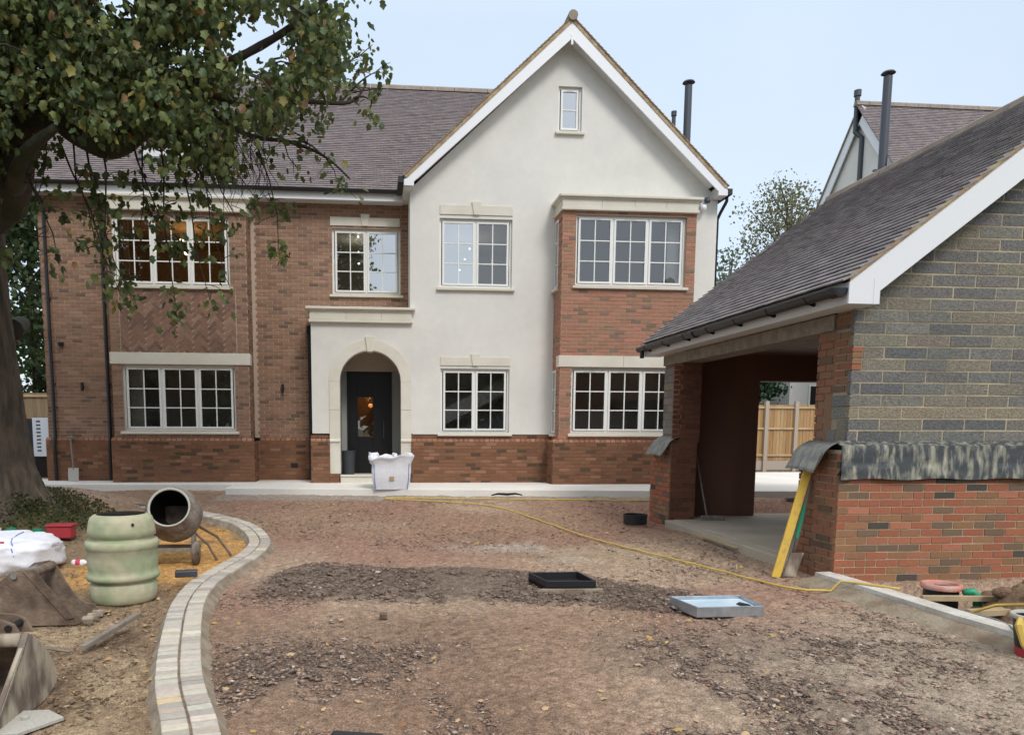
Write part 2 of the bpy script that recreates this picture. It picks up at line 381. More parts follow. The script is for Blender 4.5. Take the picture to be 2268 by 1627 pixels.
def roof(name, parent, o, a, s, L, S, pal, keep=None, gauge=0.10, tw=0.165, nsingle=0, order=None):
    """plain tiles: o eave corner, a unit vector along the eave, s unit vector up the slope"""
    o = Vector(o); a = Vector(a).normalized(); s = Vector(s).normalized(); n = a.cross(s).normalized()
    if n.z < 0: n = -n
    tl = gauge * 1.55; th = 0.016
    tilt = math.atan(0.021 / gauge); s2 = (s * math.cos(tilt) - n * math.sin(tilt)).normalized(); n2 = a.cross(s2).normalized()
    if n2.z < 0: n2 = -n2
    T = []; rows = int(S / gauge)
    for r in range(rows):
        x = -(r % 2) * tw / 2
        while x < L - 0.01:
            x0 = max(0, x); x1 = min(L, x + tw - 0.003)
            if x1 - x0 > 0.03:
                p = o + a * x0 + s * (r * gauge) + n * (0.018 + R.uniform(-0.0016, 0.0016))
                if keep is None or keep(p + a * (x1 - x0) / 2): T.append((p, x1 - x0, r))
            x += tw
    if nsingle:
        T.sort(key=order)
        me = None
        for p, w, r in T[:nsingle]:
            key = f"tile_{name}_{round(w, 3)}_{o.x:.2f}"
            if key not in MESH:
                ob = MB().obox((0, 0, 0), a, s2, n2, w, tl, th).build('tile', M['tile1'], link=False, local=True)
                MESH[key] = ob.data; bpy.data.objects.remove(ob)
            inst('tile', MESH[key], parent, p, pick(pal))
    mb = MB()
    for p, w, r in T[nsingle:]: mb.obox(p, a, s2, n2, w, tl, th, pick(pal))
    ob = mb.build(name, M['tile'], parent); ob['kind'] = 'stuff'
    return ob

# ------------------------------------------------------------------ ground
def ground():
    Y = [1.3]
    while Y[-1] < 17: Y.append(Y[-1] * 1.0062)
    while Y[-1] < 260: Y.append(Y[-1] * 1.035)
    Y = np.array(Y); U = np.linspace(-0.80, 1.12, 760)
    X = U[None, :] * (Y[:, None] + 0.6); YY = np.repeat(Y[:, None], len(U), 1)
    z = gbase(X, YY)
    rub = dark_mask(X, YY)
    loose = 0.45 + 0.55 * vn(X, YY, 1.1, 3) + 0.9 * rub
    fade = 1 - sm(YY, 14, 30)
    z = z + 0.022 * rub + fade * ((vn(X, YY, 0.9, 1) - 0.5) * 0.034 + loose * ((vn(X, YY, 0.22, 2) - 0.5) * 0.022 + (vn(X, YY, 0.07, 4) - 0.5) * 0.022 + (vn(X, YY, 0.028, 5) - 0.5) * 0.012))
    # wheel ruts running towards the house
    ins = sm(X, -1.2, -0.9) * (1 - sm(X, 4.0, 4.3))
    for xc in (0.1, 0.32, 1.75, 1.97):
        z = z - 0.020 * ins * fade * np.exp(-((X - xc - 0.25 * np.sin(YY * 0.35)) / 0.075) ** 2) * (0.4 + 0.9 * vn(X, YY, 0.8, 5))
    col = ground_col(X, YY, rub)
    n, m_ = X.shape
    V = np.stack([X.ravel(), YY.ravel(), z.ravel()], 1)
    idx = np.arange(n * m_).reshape(n, m_)
    F = np.stack([idx[:-1, :-1].ravel(), idx[:-1, 1:].ravel(), idx[1:, 1:].ravel(), idx[1:, :-1].ravel()], 1)
    me = bpy.data.meshes.new('ground')
    me.vertices.add(len(V)); me.vertices.foreach_set('co', V.ravel())
    me.loops.add(F.size); me.loops.foreach_set('vertex_index', F.ravel().astype(np.int32))
    me.polygons.add(len(F)); me.polygons.foreach_set('loop_start', np.arange(0, F.size, 4, dtype=np.int32))
    me.polygons.foreach_set('loop_total', np.full(len(F), 4, dtype=np.int32)); me.update(); me.validate()
    at = me.color_attributes.new('Col', 'FLOAT_COLOR', 'POINT')
    at.data.foreach_set('color', np.concatenate([col.reshape(-1, 3), np.ones((n * m_, 1))], 1).astype(np.float32).ravel())
    me.materials.append(M['ground'])
    me.polygons.foreach_set('use_smooth', [True] * len(me.polygons))
    o = bpy.data.objects.new('ground', me); C.objects.link(o); o['kind'] = 'structure'
    t = MB().add([(-400, -400, -0.5), (400, -400, -0.5), (400, 600, -0.5), (-400, 600, -0.5)], [(0, 1, 2, 3)]).build('terrain', M['terrain'])
    t['kind'] = 'structure'
def dark_mask(x, y):
    """band of loose dark spoil across the drive and looser ground nearer the camera"""
    x = np.asarray(x, dtype=float); y = np.asarray(y, dtype=float)
    yy = y + 0.25 * (vn(x, y, 0.8, 6) - 0.5) * 2
    top = np.interp(x, [-1.4, -0.67, 0.3, 1.26, 2.0, 2.95], [6.9, 8.15, 7.85, 7.7, 7.45, 6.7])
    bot = np.interp(x, [-1.4, -0.67, 0.3, 1.26, 2.0, 2.95], [6.5, 6.55, 6.4, 6.1, 6.0, 5.95])
    b = sm(yy, bot - 0.15, bot + 0.15) * (1 - sm(yy, top - 0.12, top + 0.12)) * sm(x, -1.35, -0.9) * (1 - sm(x, 2.7, 3.2))
    near = 0.5 * sm(vn(x, y, 1.2, 7) * 0.7 + vn(x, y, 0.4, 3) * 0.3, 0.42, 0.66) * (1 - sm(y, 4.6, 5.8)) * sm(x, -1.2, -0.8)
    return np.clip(b + near, 0, 1)
def kerb_x(y):
    return np.interp(y, [0, 3.43, 4.25, 5.21, 6.18, 7.0, 7.74, 8.66, 9.6, 10.6], [-0.55, -0.87, -1.13, -1.36, -1.55, -1.60, -1.52, -1.43, -1.50, -1.85])
def ground_col(x, y, rub):
    c = np.zeros(x.shape + (3,))
    def mix(c_, col, m_): return c_ * (1 - m_[..., None]) + np.array(col) * m_[..., None]
    c[:] = (0.325, 0.215, 0.145)
    c = mix(c, (0.44, 0.325, 0.235), sm(vn(x, y, 1.8, 0), 0.35, 0.7) * 0.8)
    c = mix(c, (0.33, 0.19, 0.14), sm(vn(x + 9, y, 1.2, 1), 0.5, 0.8) * 0.7)
    c = mix(c, (0.30, 0.235, 0.165), sm(3.2 - 0.0 * x + 2.4 - y, 0, 2.2) * sm(vn(x, y, 0.9, 4), 0.3, 0.65) * 0.8)   # drier paler ground close by
    c = mix(c, (0.225, 0.145, 0.10), (1 - sm(x, 0.4, 1.9)) * (1 - sm(y, 5.4, 6.6)) * (0.45 + 0.4 * vn(x, y, 0.7, 1)))
    c = mix(c, (0.335, 0.285, 0.225), sm(x, 1.0, 3.0) * (1 - sm(y, 4.6, 6.2)) * 0.6)
    c = mix(c, (0.48, 0.41, 0.36), np.exp(-((x - 1.9) / 0.9) ** 2 - ((y - 9.3 + 0.05 * x) / 0.55) ** 2) * sm(vn(x, y, 0.35, 2), 0.35, 0.7) * 0.9)
    c = mix(c, (0.50, 0.44, 0.37), np.exp(-((x - 2.6) / 0.8) ** 2 - ((y - 8.4) / 0.35) ** 2) * sm(vn(x, y, 0.3, 5), 0.35, 0.7) * 0.9)
    c = mix(c, (0.40, 0.30, 0.195), np.exp(-((x - 2.7) / 1.3) ** 2 - ((y - 8.6) / 0.8) ** 2) * 0.6)
    c = mix(c, (0.36, 0.31, 0.26), sm(y, 13.2, 13.8) * 0.85 * (x > -3))
    c = mix(c, (0.175, 0.135, 0.105), rub * 0.9)
    left = 1 - sm(x - kerb_x(y), -0.1, 0.1); left = left * (1 - sm(y, 11.2, 11.8))
    soil = np.zeros(x.shape + (3,)); soil[:] = (0.27, 0.19, 0.12)
    soil = mix(soil, (0.15, 0.10, 0.065), sm(vn(x, y, 0.5, 6), 0.5, 0.75) * 0.8)
    soil = mix(soil, (0.42, 0.315, 0.20), sm(vn(x, y, 0.8, 3), 0.5, 0.75) * 0.7)
    soil = mix(soil, (0.56, 0.31, 0.105), sm(y, 6.6, 7.6) * (1 - sm(y, 10.6, 11.4)) * sm(x, -3.6, -2.9) * sm(vn(x, y, 0.5, 2), 0.12, 0.42) * 0.95)
    soil = mix(soil, (0.065, 0.070, 0.028), sm(-x, 3.6, 4.4) * sm(y, 9.4, 10.4) * 0.85)
    c = mix(c, (1, 1, 1), left * 0) * (1 - left[..., None]) + soil * left[..., None]
    c = mix(c, (0.12, 0.075, 0.048), sm(x, 4.58, 4.68) * (1 - sm(y, 6.5, 6.7)) * sm(y, 4.3, 4.7))
    c = mix(c, (0.105, 0.105, 0.05), sm(y, 22, 26))
    k = 0.80 + 0.40 * vn(x, y, 0.05, 7) * 1.0
    k2 = 0.82 + 0.36 * vn(x, y, 0.018, 0)
    return np.clip(c * k[..., None] * k2[..., None], 0, 1)
ground()

def ico():
    t = (1 + 5 ** 0.5) / 2
    v = np.array([(-1, t, 0), (1, t, 0), (-1, -t, 0), (1, -t, 0), (0, -1, t), (0, 1, t), (0, -1, -t), (0, 1, -t), (t, 0, -1), (t, 0, 1), (-t, 0, -1), (-t, 0, 1)], float)
    v /= np.linalg.norm(v[0])
    f = np.array([(0, 11, 5), (0, 5, 1), (0, 1, 7), (0, 7, 10), (0, 10, 11), (1, 5, 9), (5, 11, 4), (11, 10, 2), (10, 7, 6), (7, 1, 8), (3, 9, 4), (3, 4, 2), (3, 2, 6), (3, 6, 8), (3, 8, 9), (4, 9, 5), (2, 4, 11), (6, 2, 10), (8, 6, 7), (9, 8, 1)])
    return v, f
def np_mesh(name, V, F, col, m, smooth=False):
    k = F.shape[1]; me = bpy.data.meshes.new(name)
    me.vertices.add(len(V)); me.vertices.foreach_set('co', V.astype(np.float32).ravel())
    me.loops.add(F.size); me.loops.foreach_set('vertex_index', F.ravel().astype(np.int32))
    me.polygons.add(len(F)); me.polygons.foreach_set('loop_start', np.arange(0, F.size, k, dtype=np.int32))
    me.polygons.foreach_set('loop_total', np.full(len(F), k, dtype=np.int32)); me.update()
    at = me.color_attributes.new('Col', 'FLOAT_COLOR', 'POINT')
    at.data.foreach_set('color', np.concatenate([col, np.ones((len(V), 1))], 1).astype(np.float32).ravel())
    me.materials.append(m)
    if smooth: me.polygons.foreach_set('use_smooth', [True] * len(F))
    o = bpy.data.objects.new(name, me); C.objects.link(o); return o
def stones(n):
    v0 = np.array([(1, 0, 0), (-1, 0, 0), (0, 1, 0), (0, -1, 0), (0, 0, 1), (0, 0, -1)], float)
    f0 = np.array([(0, 2, 4), (2, 1, 4), (1, 3, 4), (3, 0, 4), (2, 0, 5), (1, 2, 5), (3, 1, 5), (0, 3, 5)])
    u = NR.rand(n); y = 2.6 * (13.6 / 2.6) ** u
    x = (NR.rand(n) * 1.75 - 0.72) * y
    size = 0.0045 + 0.012 * NR.rand(n) ** 3.2
    m_ = dark_mask(x, y)
    loose = (vn(x, y, 1.1, 3) + m_ * 1.4) > NR.rand(n) * 0.92
    left = x < kerb_x(y) - 0.15
    bad = ((x > kerb_x(y) - 0.17) & (x < kerb_x(y) + 0.17) & (y < 10.6)) | ((x > 4.4) & (y > 6.8)) | ((x > 4.26) & (x < 4.58) & (y < 6.8)) | (left & (NR.rand(n) < 0.5))
    ok = loose & ~bad
    x, y, size, m_, left = x[ok], y[ok], size[ok], m_[ok], left[ok]; n = len(x)
    size = size * (1 + 0.45 * m_) * np.where(y > 8, 1.2, 1.0)
    z = gbase(x, y) + size * 0.15 + m_ * 0.034
    sx = size * (0.9 + 1.0 * NR.rand(n)); sy = size * (0.6 + 0.6 * NR.rand(n)); sz = size * (0.22 + 0.3 * NR.rand(n))
    a = NR.rand(n) * 6.283
    v = v0[None] * (1 + 0.9 * (NR.rand(n, 6, 1) - 0.5)) + 0.34 * NR.randn(n, 6, 3)
    v = v * np.stack([sx, sy, sz], 1)[:, None]
    ca, sa = np.cos(a)[:, None], np.sin(a)[:, None]
    V = np.stack([v[..., 0] * ca - v[..., 1] * sa + x[:, None], v[..., 0] * sa + v[..., 1] * ca + y[:, None], v[..., 2] + z[:, None]], -1).reshape(-1, 3)
    F = (f0[None] + (np.arange(n) * 6)[:, None, None]).reshape(-1, 3)
    pal = np.array([(0.24, 0.18, 0.145), (0.33, 0.235, 0.18), (0.18, 0.14, 0.115), (0.43, 0.33, 0.26), (0.34, 0.20, 0.15), (0.56, 0.47, 0.39)])
    p = np.array([0.30, 0.26, 0.20, 0.13, 0.08, 0.03]); idx = NR.choice(6, n, p=p)
    col = pal[idx] * (0.75 + 0.5 * NR.rand(n, 1)) * (1 - 0.25 * m_[:, None])
    col[left] *= np.array([0.9, 0.85, 0.72])
    o = np_mesh('gravel', V, F, np.repeat(col, 6, 0), M['stones'])
    tag(o, 'loose broken stones and crumbs of earth scattered over the unfinished drive', 'gravel', kind='stuff')
stones(125000)

LEAF2 = [(0, 0), (0.20, 0.06), (0.34, 0.16), (0.30, 0.36), (0.44, 0.56), (0.24, 0.72), (0.02, 1.0), (-0.20, 0.76), (-0.40, 0.60), (-0.27, 0.38), (-0.36, 0.18), (-0.18, 0.07)]
LV = np.array([(0, 0.42, 0.07)] + [(p[0], p[1], -0.42 * abs(p[0]) - 0.22 * p[1] * p[1]) for p in LEAF2]); LF = np.array([(0, i + 1, (i + 1) % 12 + 1) for i in range(12)])
SV = np.array([(0, 0, 0), (0.36, 0.32, -0.1), (0.26, 0.72, -0.12), (0, 1, -0.1), (-0.28, 0.68, -0.1), (-0.35, 0.30, -0.1)]); SF = np.array([(0, 1, 2), (0, 2, 3), (0, 3, 4), (0, 4, 5)])
def leaf_mesh(name, P, size, cols, m, rot, droop=None, simple=False):
    """P positions, rot (n,3,3) frames"""
    n = len(P); V0, F0 = (SV, SF) if simple else (LV, LF); nv = len(V0); v = V0[None] * size[:, None, None]
    V = np.einsum('nij,nkj->nki', rot, v) + P[:, None]
    F = (F0[None] + (np.arange(n) * nv)[:, None, None]).reshape(-1, 3)
    return np_mesh(name, V.reshape(-1, 3), F, np.repeat(cols, nv, 0), m)
def rand_rot(n, hang=0.6):
    """leaf blade axis mostly down and outward"""
    t = NR.randn(n, 3); t[:, 2] -= hang * 2.0; t /= np.linalg.norm(t, axis=1)[:, None]
    q = NR.randn(n, 3); q -= (q * t).sum(1)[:, None] * t; q /= np.linalg.norm(q, axis=1)[:, None]
    w = np.cross(q, t); return np.stack([q, t, w], -1)
# fallen leaves
n = 190; y = 3.3 * (12.0 / 3.3) ** NR.rand(n); x = (NR.rand(n) * 1.25 - 0.55) * y
P = np.stack([x, y, gbase(x, y) + 0.022], 1)
ok = ~((x > 4.3)) ; P = P[ok]; n = len(P)
rt = np.zeros((n, 3, 3)); a = NR.rand(n) * 6.28
rt[:, 0, 0] = np.cos(a); rt[:, 1, 0] = np.sin(a); rt[:, 0, 1] = -np.sin(a); rt[:, 1, 1] = np.cos(a); rt[:, 2, 2] = 1
rt[:, 2, 0] = NR.uniform(-0.3, 0.3, n); rt[:, 2, 1] = NR.uniform(-0.3, 0.3, n)
pal = np.array([(0.42, 0.27, 0.10), (0.50, 0.36, 0.19), (0.25, 0.14, 0.07), (0.60, 0.48, 0.12)])
o = leaf_mesh('fallen_leaves', P, 0.025 + 0.04 * NR.rand(n), pal[NR.choice(4, n, p=[0.36, 0.32, 0.29, 0.03])], M['leafdry'], rt)
tag(o, 'dry yellow and tan leaves fallen on the bare ground', 'fallen leaves', kind='stuff')

# ------------------------------------------------------------------ HOUSE
house = thing('house', 'large new two storey house of brick and cream render with a white gable', 'house', (0, 17, 0.33))
Z0 = 0.30
HW, HG, RB, LBY = 17.0, 16.05, 15.45, 16.40

def window(x0, x1, z0, z1, yf, n, rows=3, cols=2, skyl=(), inset=0.07, sillout=0.07, hh=False):
    """casement window; yf is the wall face, the frame sits inset behind it"""
    y = yf + inset; fr = MB(); fw = 0.045
    fr.box(x0, x1, y, y + 0.06, z0, z0 + fw); fr.box(x0, x1, y, y + 0.06, z1 - fw, z1)
    fr.box(x0, x0 + fw, y, y + 0.06, z0 + fw, z1 - fw); fr.box(x1 - fw, x1, y, y + 0.06, z0 + fw, z1 - fw)
    lw = (x1 - x0 - 2 * fw) / n
    w = None; panes = []; bars = MB(); cas = MB(); vents = MB()
    for i in range(n):
        a = x0 + fw + lw * i; b = a + lw; za, zb = z0 + fw, z1 - fw; cw = 0.042
        if i: fr.box(a - 0.018, a + 0.018, y - 0.002, y + 0.058, za, zb)
        a += 0.02; b -= 0.02
        cas.box(a, b, y - 0.018, y + 0.035, za + 0.004, za + cw); cas.box(a, b, y - 0.018, y + 0.035, zb - cw, zb - 0.004)
        cas.box(a, a + cw, y - 0.018, y + 0.035, za + cw, zb - cw); cas.box(b - cw, b, y - 0.018, y + 0.035, za + cw, zb - cw)
        ga, gb, gza, gzb = a + cw, b - cw, za + cw, zb - cw; bw = 0.022
        for c in range(1, cols):
            xx = ga + (gb - ga) * c / cols; bars.box(xx - bw / 2, xx + bw / 2, y - 0.008, y + 0.02, gza, gzb)
        for r in range(1, rows):
            zz = gza + (gzb - gza) * r / rows
            for c in range(cols):
                p = ga + (gb - ga) * c / cols + (bw / 2 if c else 0); q = ga + (gb - ga) * (c + 1) / cols - (bw / 2 if c < cols - 1 else 0)
                bars.box(p, q, y - 0.008, y + 0.02, zz - bw / 2, zz + bw / 2)
        for c in range(cols):
            for r in range(rows):
                panes.append((ga + (gb - ga) * c / cols + (bw / 2 if c else 0), ga + (gb - ga) * (c + 1) / cols - (bw / 2 if c < cols - 1 else 0),
                              gza + (gzb - gza) * r / rows + (bw / 2 if r else 0), gza + (gzb - gza) * (r + 1) / rows - (bw / 2 if r < rows - 1 else 0), i in skyl))
        vents.box(a + lw * 0.28, a + lw * 0.62, y - 0.024, y - 0.018, zb - 0.030, zb - 0.014)
    w = fr.build('window', M['upvc'], house, bevel=0.003)
    cas.build('casement', M['upvc'], w); bars.build('glazing_bar', M['upvc'], w)['kind'] = 'stuff'
    if hh: vents.build('trickle_vent', M['soffit'], w)
    for p in panes:
        tl = R.uniform(-0.0012, 0.0012)
        MB().add([(p[0], y + 0.008 + tl, p[2]), (p[1], y + 0.008 - tl, p[2]), (p[1], y + 0.008 - tl, p[3]), (p[0], y + 0.008 + tl, p[3])], [(0, 1, 2, 3)]).build('pane', M['glass_sky'] if p[4] else M['glass'], w)
    s = MB().prism([(yf - sillout, z0 - 0.070), (yf - sillout, z0 - 0.022), (y - 0.01, z0 - 0.002), (y + 0.05, z0 - 0.002), (y + 0.05, z0 - 0.070)], 'X', x0 - 0.06, x1 + 0.06).build('sill', M['stone'], w, bevel=0.004)
    return w
def lintel(x0, x1, z0, z1, yf, key=True):
    mid = (x0 + x1) / 2; kw = 0.075
    mb = MB(); mb.box(x0, mid - kw * 0.85, yf - 0.022, yf + 0.05, z0, z1); mb.box(mid + kw * 0.85, x1, yf - 0.022, yf + 0.05, z0, z1)
    o = mb.build('lintel', M['stone'], house, bevel=0.004)
    MB().prism([(mid - kw * 0.8, z0 - 0.0), (mid + kw * 0.8, z0 - 0.0), (mid + kw * 1.35, z1 + 0.07), (mid - kw * 1.35, z1 + 0.07)], 'Y', yf - 0.045, yf + 0.05).build('keystone', M['stone'], o, bevel=0.004)
    return o

# windows (x0,x1,z0,z1)
WMU = (-0.95, 0.55, 4.43, 5.83); WGU = (1.335, 2.875, 4.45, 5.85); WGL = (1.365, 2.855, 1.40, 2.76); WAT = (3.81, 4.31, 7.66, 8.55)
WRU = (4.085, 6.415, 4.43, 5.83); WRL = (4.055, 6.385, 1.40, 2.75); WLU = (-5.42, -3.04, 4.43, 5.84); WLL = (-5.32, -2.99, 1.42, 2.79)

# --- wing wall (brick) with plinth
hw_holes = [WMU, (-5.35, -2.9, 1.3, 6.0), (-0.95, 0.55, 0.2, 2.75)]
wall('wall', M['mortar_h'], house, 'Y', -7.10, 0.74, 1.27, 6.36, HW, HW + 0.30, hw_holes)
face(bond(-7.10, 0.74, 1.275, 6.36, 0.30, [WMU, (-5.6, -2.62, 1.2, 6.4), (-1.36, 0.74, 1.2, 3.70)]), 'Y', HW, 0.007, -1, PAL_WING, 'brickwork', house)
wall('plinth', M['mortar_p'], house, 'Y', -7.16, -1.34, Z0 - 0.2, 1.20, HW - 0.05, HW + 0.2)
face(bond(-7.16, -1.40, Z0 - 0.1, 1.20, 0.30, [(-5.6, -2.6, 0, 1.3)]), 'Y', HW - 0.05, 0.006, -1, PAL_PLINTH, 'brickwork', house)
# side wall (left) returns
wall('wall', M['mortar_h'], house, 'X', HW + 0.30, 25.0, Z0 - 0.2, 6.4, -7.10, -6.80)
face(bond(HW, 20.0, 1.275, 6.3, 0.30), 'X', -7.10, 0.007, -1, PAL_WING, 'brickwork', house)
def plinth_course(x0, x1, y, z=1.20, name='plinth_course'):
    """sloped cant brick course that caps the plinth"""
    mb = MB(); x = x0
    while x < x1 - 0.02:
        q = min(x1, x + 0.1075); c = pick([(0.6, (0.30, 0.145, 0.09)), (0.4, (0.36, 0.19, 0.125))])
        mb.prism([(y, z), (y, z + 0.022), (y + 0.052, z + 0.070), (y + 0.052, z)], 'X', x, q - 0.006, c); x += 0.1125
    o = mb.build(name, M['brick'], house); o['kind'] = 'stuff'; return o
plinth_course(-7.16, -5.6, HW - 0.056); plinth_course(-2.58, -1.36, HW - 0.056)

# --- left bay
bx0, bx1 = -5.52, -2.70
wall('bay_wall', M['mortar_h'], house, 'Y', bx0, bx1, 1.27, 6.0, LBY, LBY + 0.25, [WLU, WLL])
MB().box(bx1 - 0.25, bx1, LBY + 0.25, HW, 1.27, 6.0).box(bx0, bx0 + 0.25, LBY + 0.25, HW, 1.27, 6.0).build('bay_return', M['mortar_p'], house)
face(bond(bx0, bx1, 1.275, 2.81, 0.30, [WLL]) + bond(bx0, bx1, 4.30, 6.0, 0.30, [WLU]) + bond(bx0, -5.33, 3.05, 4.30, 0.30) + bond(-2.93, bx1, 3.05, 4.30, 0.30), 'Y', LBY, 0.007, -1, PAL_WING, 'brickwork', house)
face(bond(LBY - 0.005, HW - 0.01, 1.275, 6.0, 0.30), 'X', bx1, 0.007, 1, PAL_WING, 'brickwork', house)
face(bond(LBY - 0.005, HW - 0.01, 1.275, 6.0, 0.30), 'X', bx0, 0.007, -1, PAL_WING, 'brickwork', house)
wall('plinth', M['mortar_p'], house, 'Y', bx0 - 0.06, bx1 + 0.08, Z0 - 0.2, 1.20, LBY - 0.06, HW)
face(bond(bx0 - 0.06, bx1 + 0.08, Z0, 1.20, 0.30), 'Y', LBY - 0.06, 0.006, -1, PAL_PLINTH, 'brickwork', house)
face(bond(LBY - 0.06, HW, Z0, 1.20, 0.30), 'X', bx1 + 0.08, 0.006, 1, PAL_PLINTH, 'brickwork', house)
plinth_course(bx0 - 0.06, bx1 + 0.08, LBY - 0.066)
MB().box(bx1, bx1 + 0.07, LBY - 0.01, HW - 0.06, 1.20, 1.255).build('plinth_cap', M['brick'], house)
# herringbone panel
def herring(x0, x1, z0, z1, y):
    mb = MB(); bl, bw = 0.218, 0.071; j = 0.010; q = math.sqrt(0.5)
    A, B = bl + j, bw + j; lim = 26
    import itertools
    def clip(poly, f):
        o_ = []
        for i in range(len(poly)):
            p, r_ = poly[i], poly[(i + 1) % len(poly)]; fp, fr_ = f(p), f(r_)
            if fp >= 0: o_.append(p)
            if fp * fr_ < 0:
                t = fp / (fp - fr_); o_.append((p[0] + (r_[0] - p[0]) * t, p[1] + (r_[1] - p[1]) * t))
        return o_
    cx, cz = (x0 + x1) / 2, (z0 + z1) / 2
    for i in range(-45, 45):
        for k in range(-14, 14):
            # unit cell of herringbone in rotated frame
            for ori in (0, 1):
                ox = i * B + k * 2 * A * 0 ; oy = i * B
                if ori == 0: a0, b0, a1, b1 = ox + k * 2 * A, oy, ox + k * 2 * A + bl, oy + bw
                else: a0, b0, a1, b1 = ox + k * 2 * A + A, oy + B - A, ox + k * 2 * A + A + bw, oy + B - A + bl
                poly = [(a0, b0), (a1, b0), (a1, b1), (a0, b1)]
                poly = [(cx + (u - v) * q, cz + (u + v) * q) for u, v in poly]
                for f in (lambda p: p[0] - x0, lambda p: x1 - p[0], lambda p: p[1] - z0, lambda p: z1 - p[1]):
                    poly = clip(poly, f)
                    if len(poly) < 3: break
                if len(poly) < 3: continue
                ar = abs(sum(poly[n_][0] * poly[(n_ + 1) % len(poly)][1] - poly[(n_ + 1) % len(poly)][0] * poly[n_][1] for n_ in range(len(poly)))) / 2
                if ar < 0.0008: continue
                mb.prism(poly, 'Y', y - 0.007 + R.uniform(-0.0015, 0.0015), y + 0.01, pick([(0.55, (0.26, 0.150, 0.108)), (0.3, (0.20, 0.118, 0.088)), (0.15, (0.31, 0.19, 0.14))]))
    o = mb.build('herringbone_brickwork', M['brick'], house); o['kind'] = 'stuff'
herring(-5.31, -2.95, 3.06, 4.29, LBY)
box('stone_band', M['stone'], house, bx0 - 0.03, bx1 + 0.03, LBY - 0.03, LBY + 0.2, 2.81, 3.05, 0.005)
def cornice(x0, x1, y, yb, z0, z1, joints=()):
    """stone parapet cornice: moulded foot, frieze blocks, overhanging cap, mitred returns"""
    zc = z1 - 0.055
    xs = [x0] + list(joints) + [x1]
    for a, b in zip(xs[:-1], xs[1:]):
        MB().box(a + 0.002, b - 0.002, y - 0.05, yb, z0 + 0.06, zc - 0.03).build('frieze_block', M['stone'], house, bevel=0.003)
    MB().box(x0 - 0.02, x1 + 0.02, y - 0.07, yb, z0, z0 + 0.055).build('cornice_foot', M['stone'], house, bevel=0.008)
    MB().box(x0 - 0.03, x1 + 0.03, y - 0.08, yb, zc - 0.03, zc).box(x0 - 0.075, x1 + 0.075, y - 0.125, yb, zc, z1).build('cornice', M['stone'], house, bevel=0.012)
cornice(bx0 - 0.02, bx1 + 0.02, LBY - 0.02, HW, 5.92, 6.22, (-4.55, -3.6))
window(*WLU, LBY, 3, hh=True); window(*WLL, LBY, 3, hh=True)

# --- middle window over the porch
window(*WMU, HW, 2, skyl=(1,)); lintel(-0.985, 0.535, 5.88, 6.06, HW)

# --- gable wall (cream render) on brick plinth
gx0, gx1 = 0.72, 7.33
wall('rendered_wall', M['render'], house, 'Y', gx0, gx1, 1.375, 6.40, HG, HG + 0.30, [WGU, WGL, (3.9, 6.5, 1.3, 6.0)])
sl = 0.93; apx = 3.985; azi = 9.42
def gz_in(x): return azi - abs(x - apx) * sl
mb = MB()
a0, a1, za_, zb_ = WAT
mb.prism([(gx0, 6.40), (a0, 6.40), (a0, gz_in(a0)), (gx0, max(6.401, gz_in(gx0)))], 'Y', HG, HG + 0.3)
mb.prism([(a0, 6.40), (a1, 6.40), (a1, za_), (a0, za_)], 'Y', HG, HG + 0.3)
mb.prism([(a0, zb_), (a1, zb_), (a1, gz_in(a1)), (apx, azi), (a0, gz_in(a0))], 'Y', HG, HG + 0.3)
mb.prism([(a1, 6.40), (gx1, 6.40), (gx1, max(6.401, gz_in(gx1))), (a1, gz_in(a1))], 'Y', HG, HG + 0.3)
mb.build('gable_wall', M['render'], house)
box('rendered_wall', M['render'], house, gx0, gx0 + 0.3, HG + 0.30, HW + 0.3, 3.9, 6.6)
box('rendered_wall', M['render'], house, gx1 - 0.3, gx1, HG + 0.30, 25, Z0 - 0.2, 6.45)
box('drip_bead', M['soffit'], house, gx0 + 0.05, 3.86, HG - 0.010, HG + 0.02, 1.362, 1.378)
wall('plinth', M['mortar_p'], house, 'Y', 0.745, 3.9, Z0 - 0.2, 1.37, HG + 0.012, HG + 0.3, [WGL])
face(bond(0.745, 3.87, 1.275, 1.365, 0.30, [(1.30, 2.92, 1.32, 1.5)]), 'Y', HG + 0.012, 0.007, -1, PAL_PLINTH, 'brickwork', house)
wall('plinth', M['mortar_p'], house, 'Y', 0.745, 3.9, Z0 - 0.2, 1.20, HG - 0.045, HG + 0.012)
face(bond(0.745, 3.87, Z0, 1.20, 0.30), 'Y', HG - 0.045, 0.006, -1, PAL_PLINTH, 'brickwork', house)
plinth_course(0.745, 3.80, HG - 0.051)
window(*WGU, HG, 2, skyl=(0,)); lintel(1.345, 2.875, 5.92, 6.11, HG)
window(*WGL, HG, 2); lintel(1.36, 2.865, 2.82, 3.00, HG)
w = window(*WAT, HG, 1, rows=2, cols=1, skyl=(0,), hh=True)
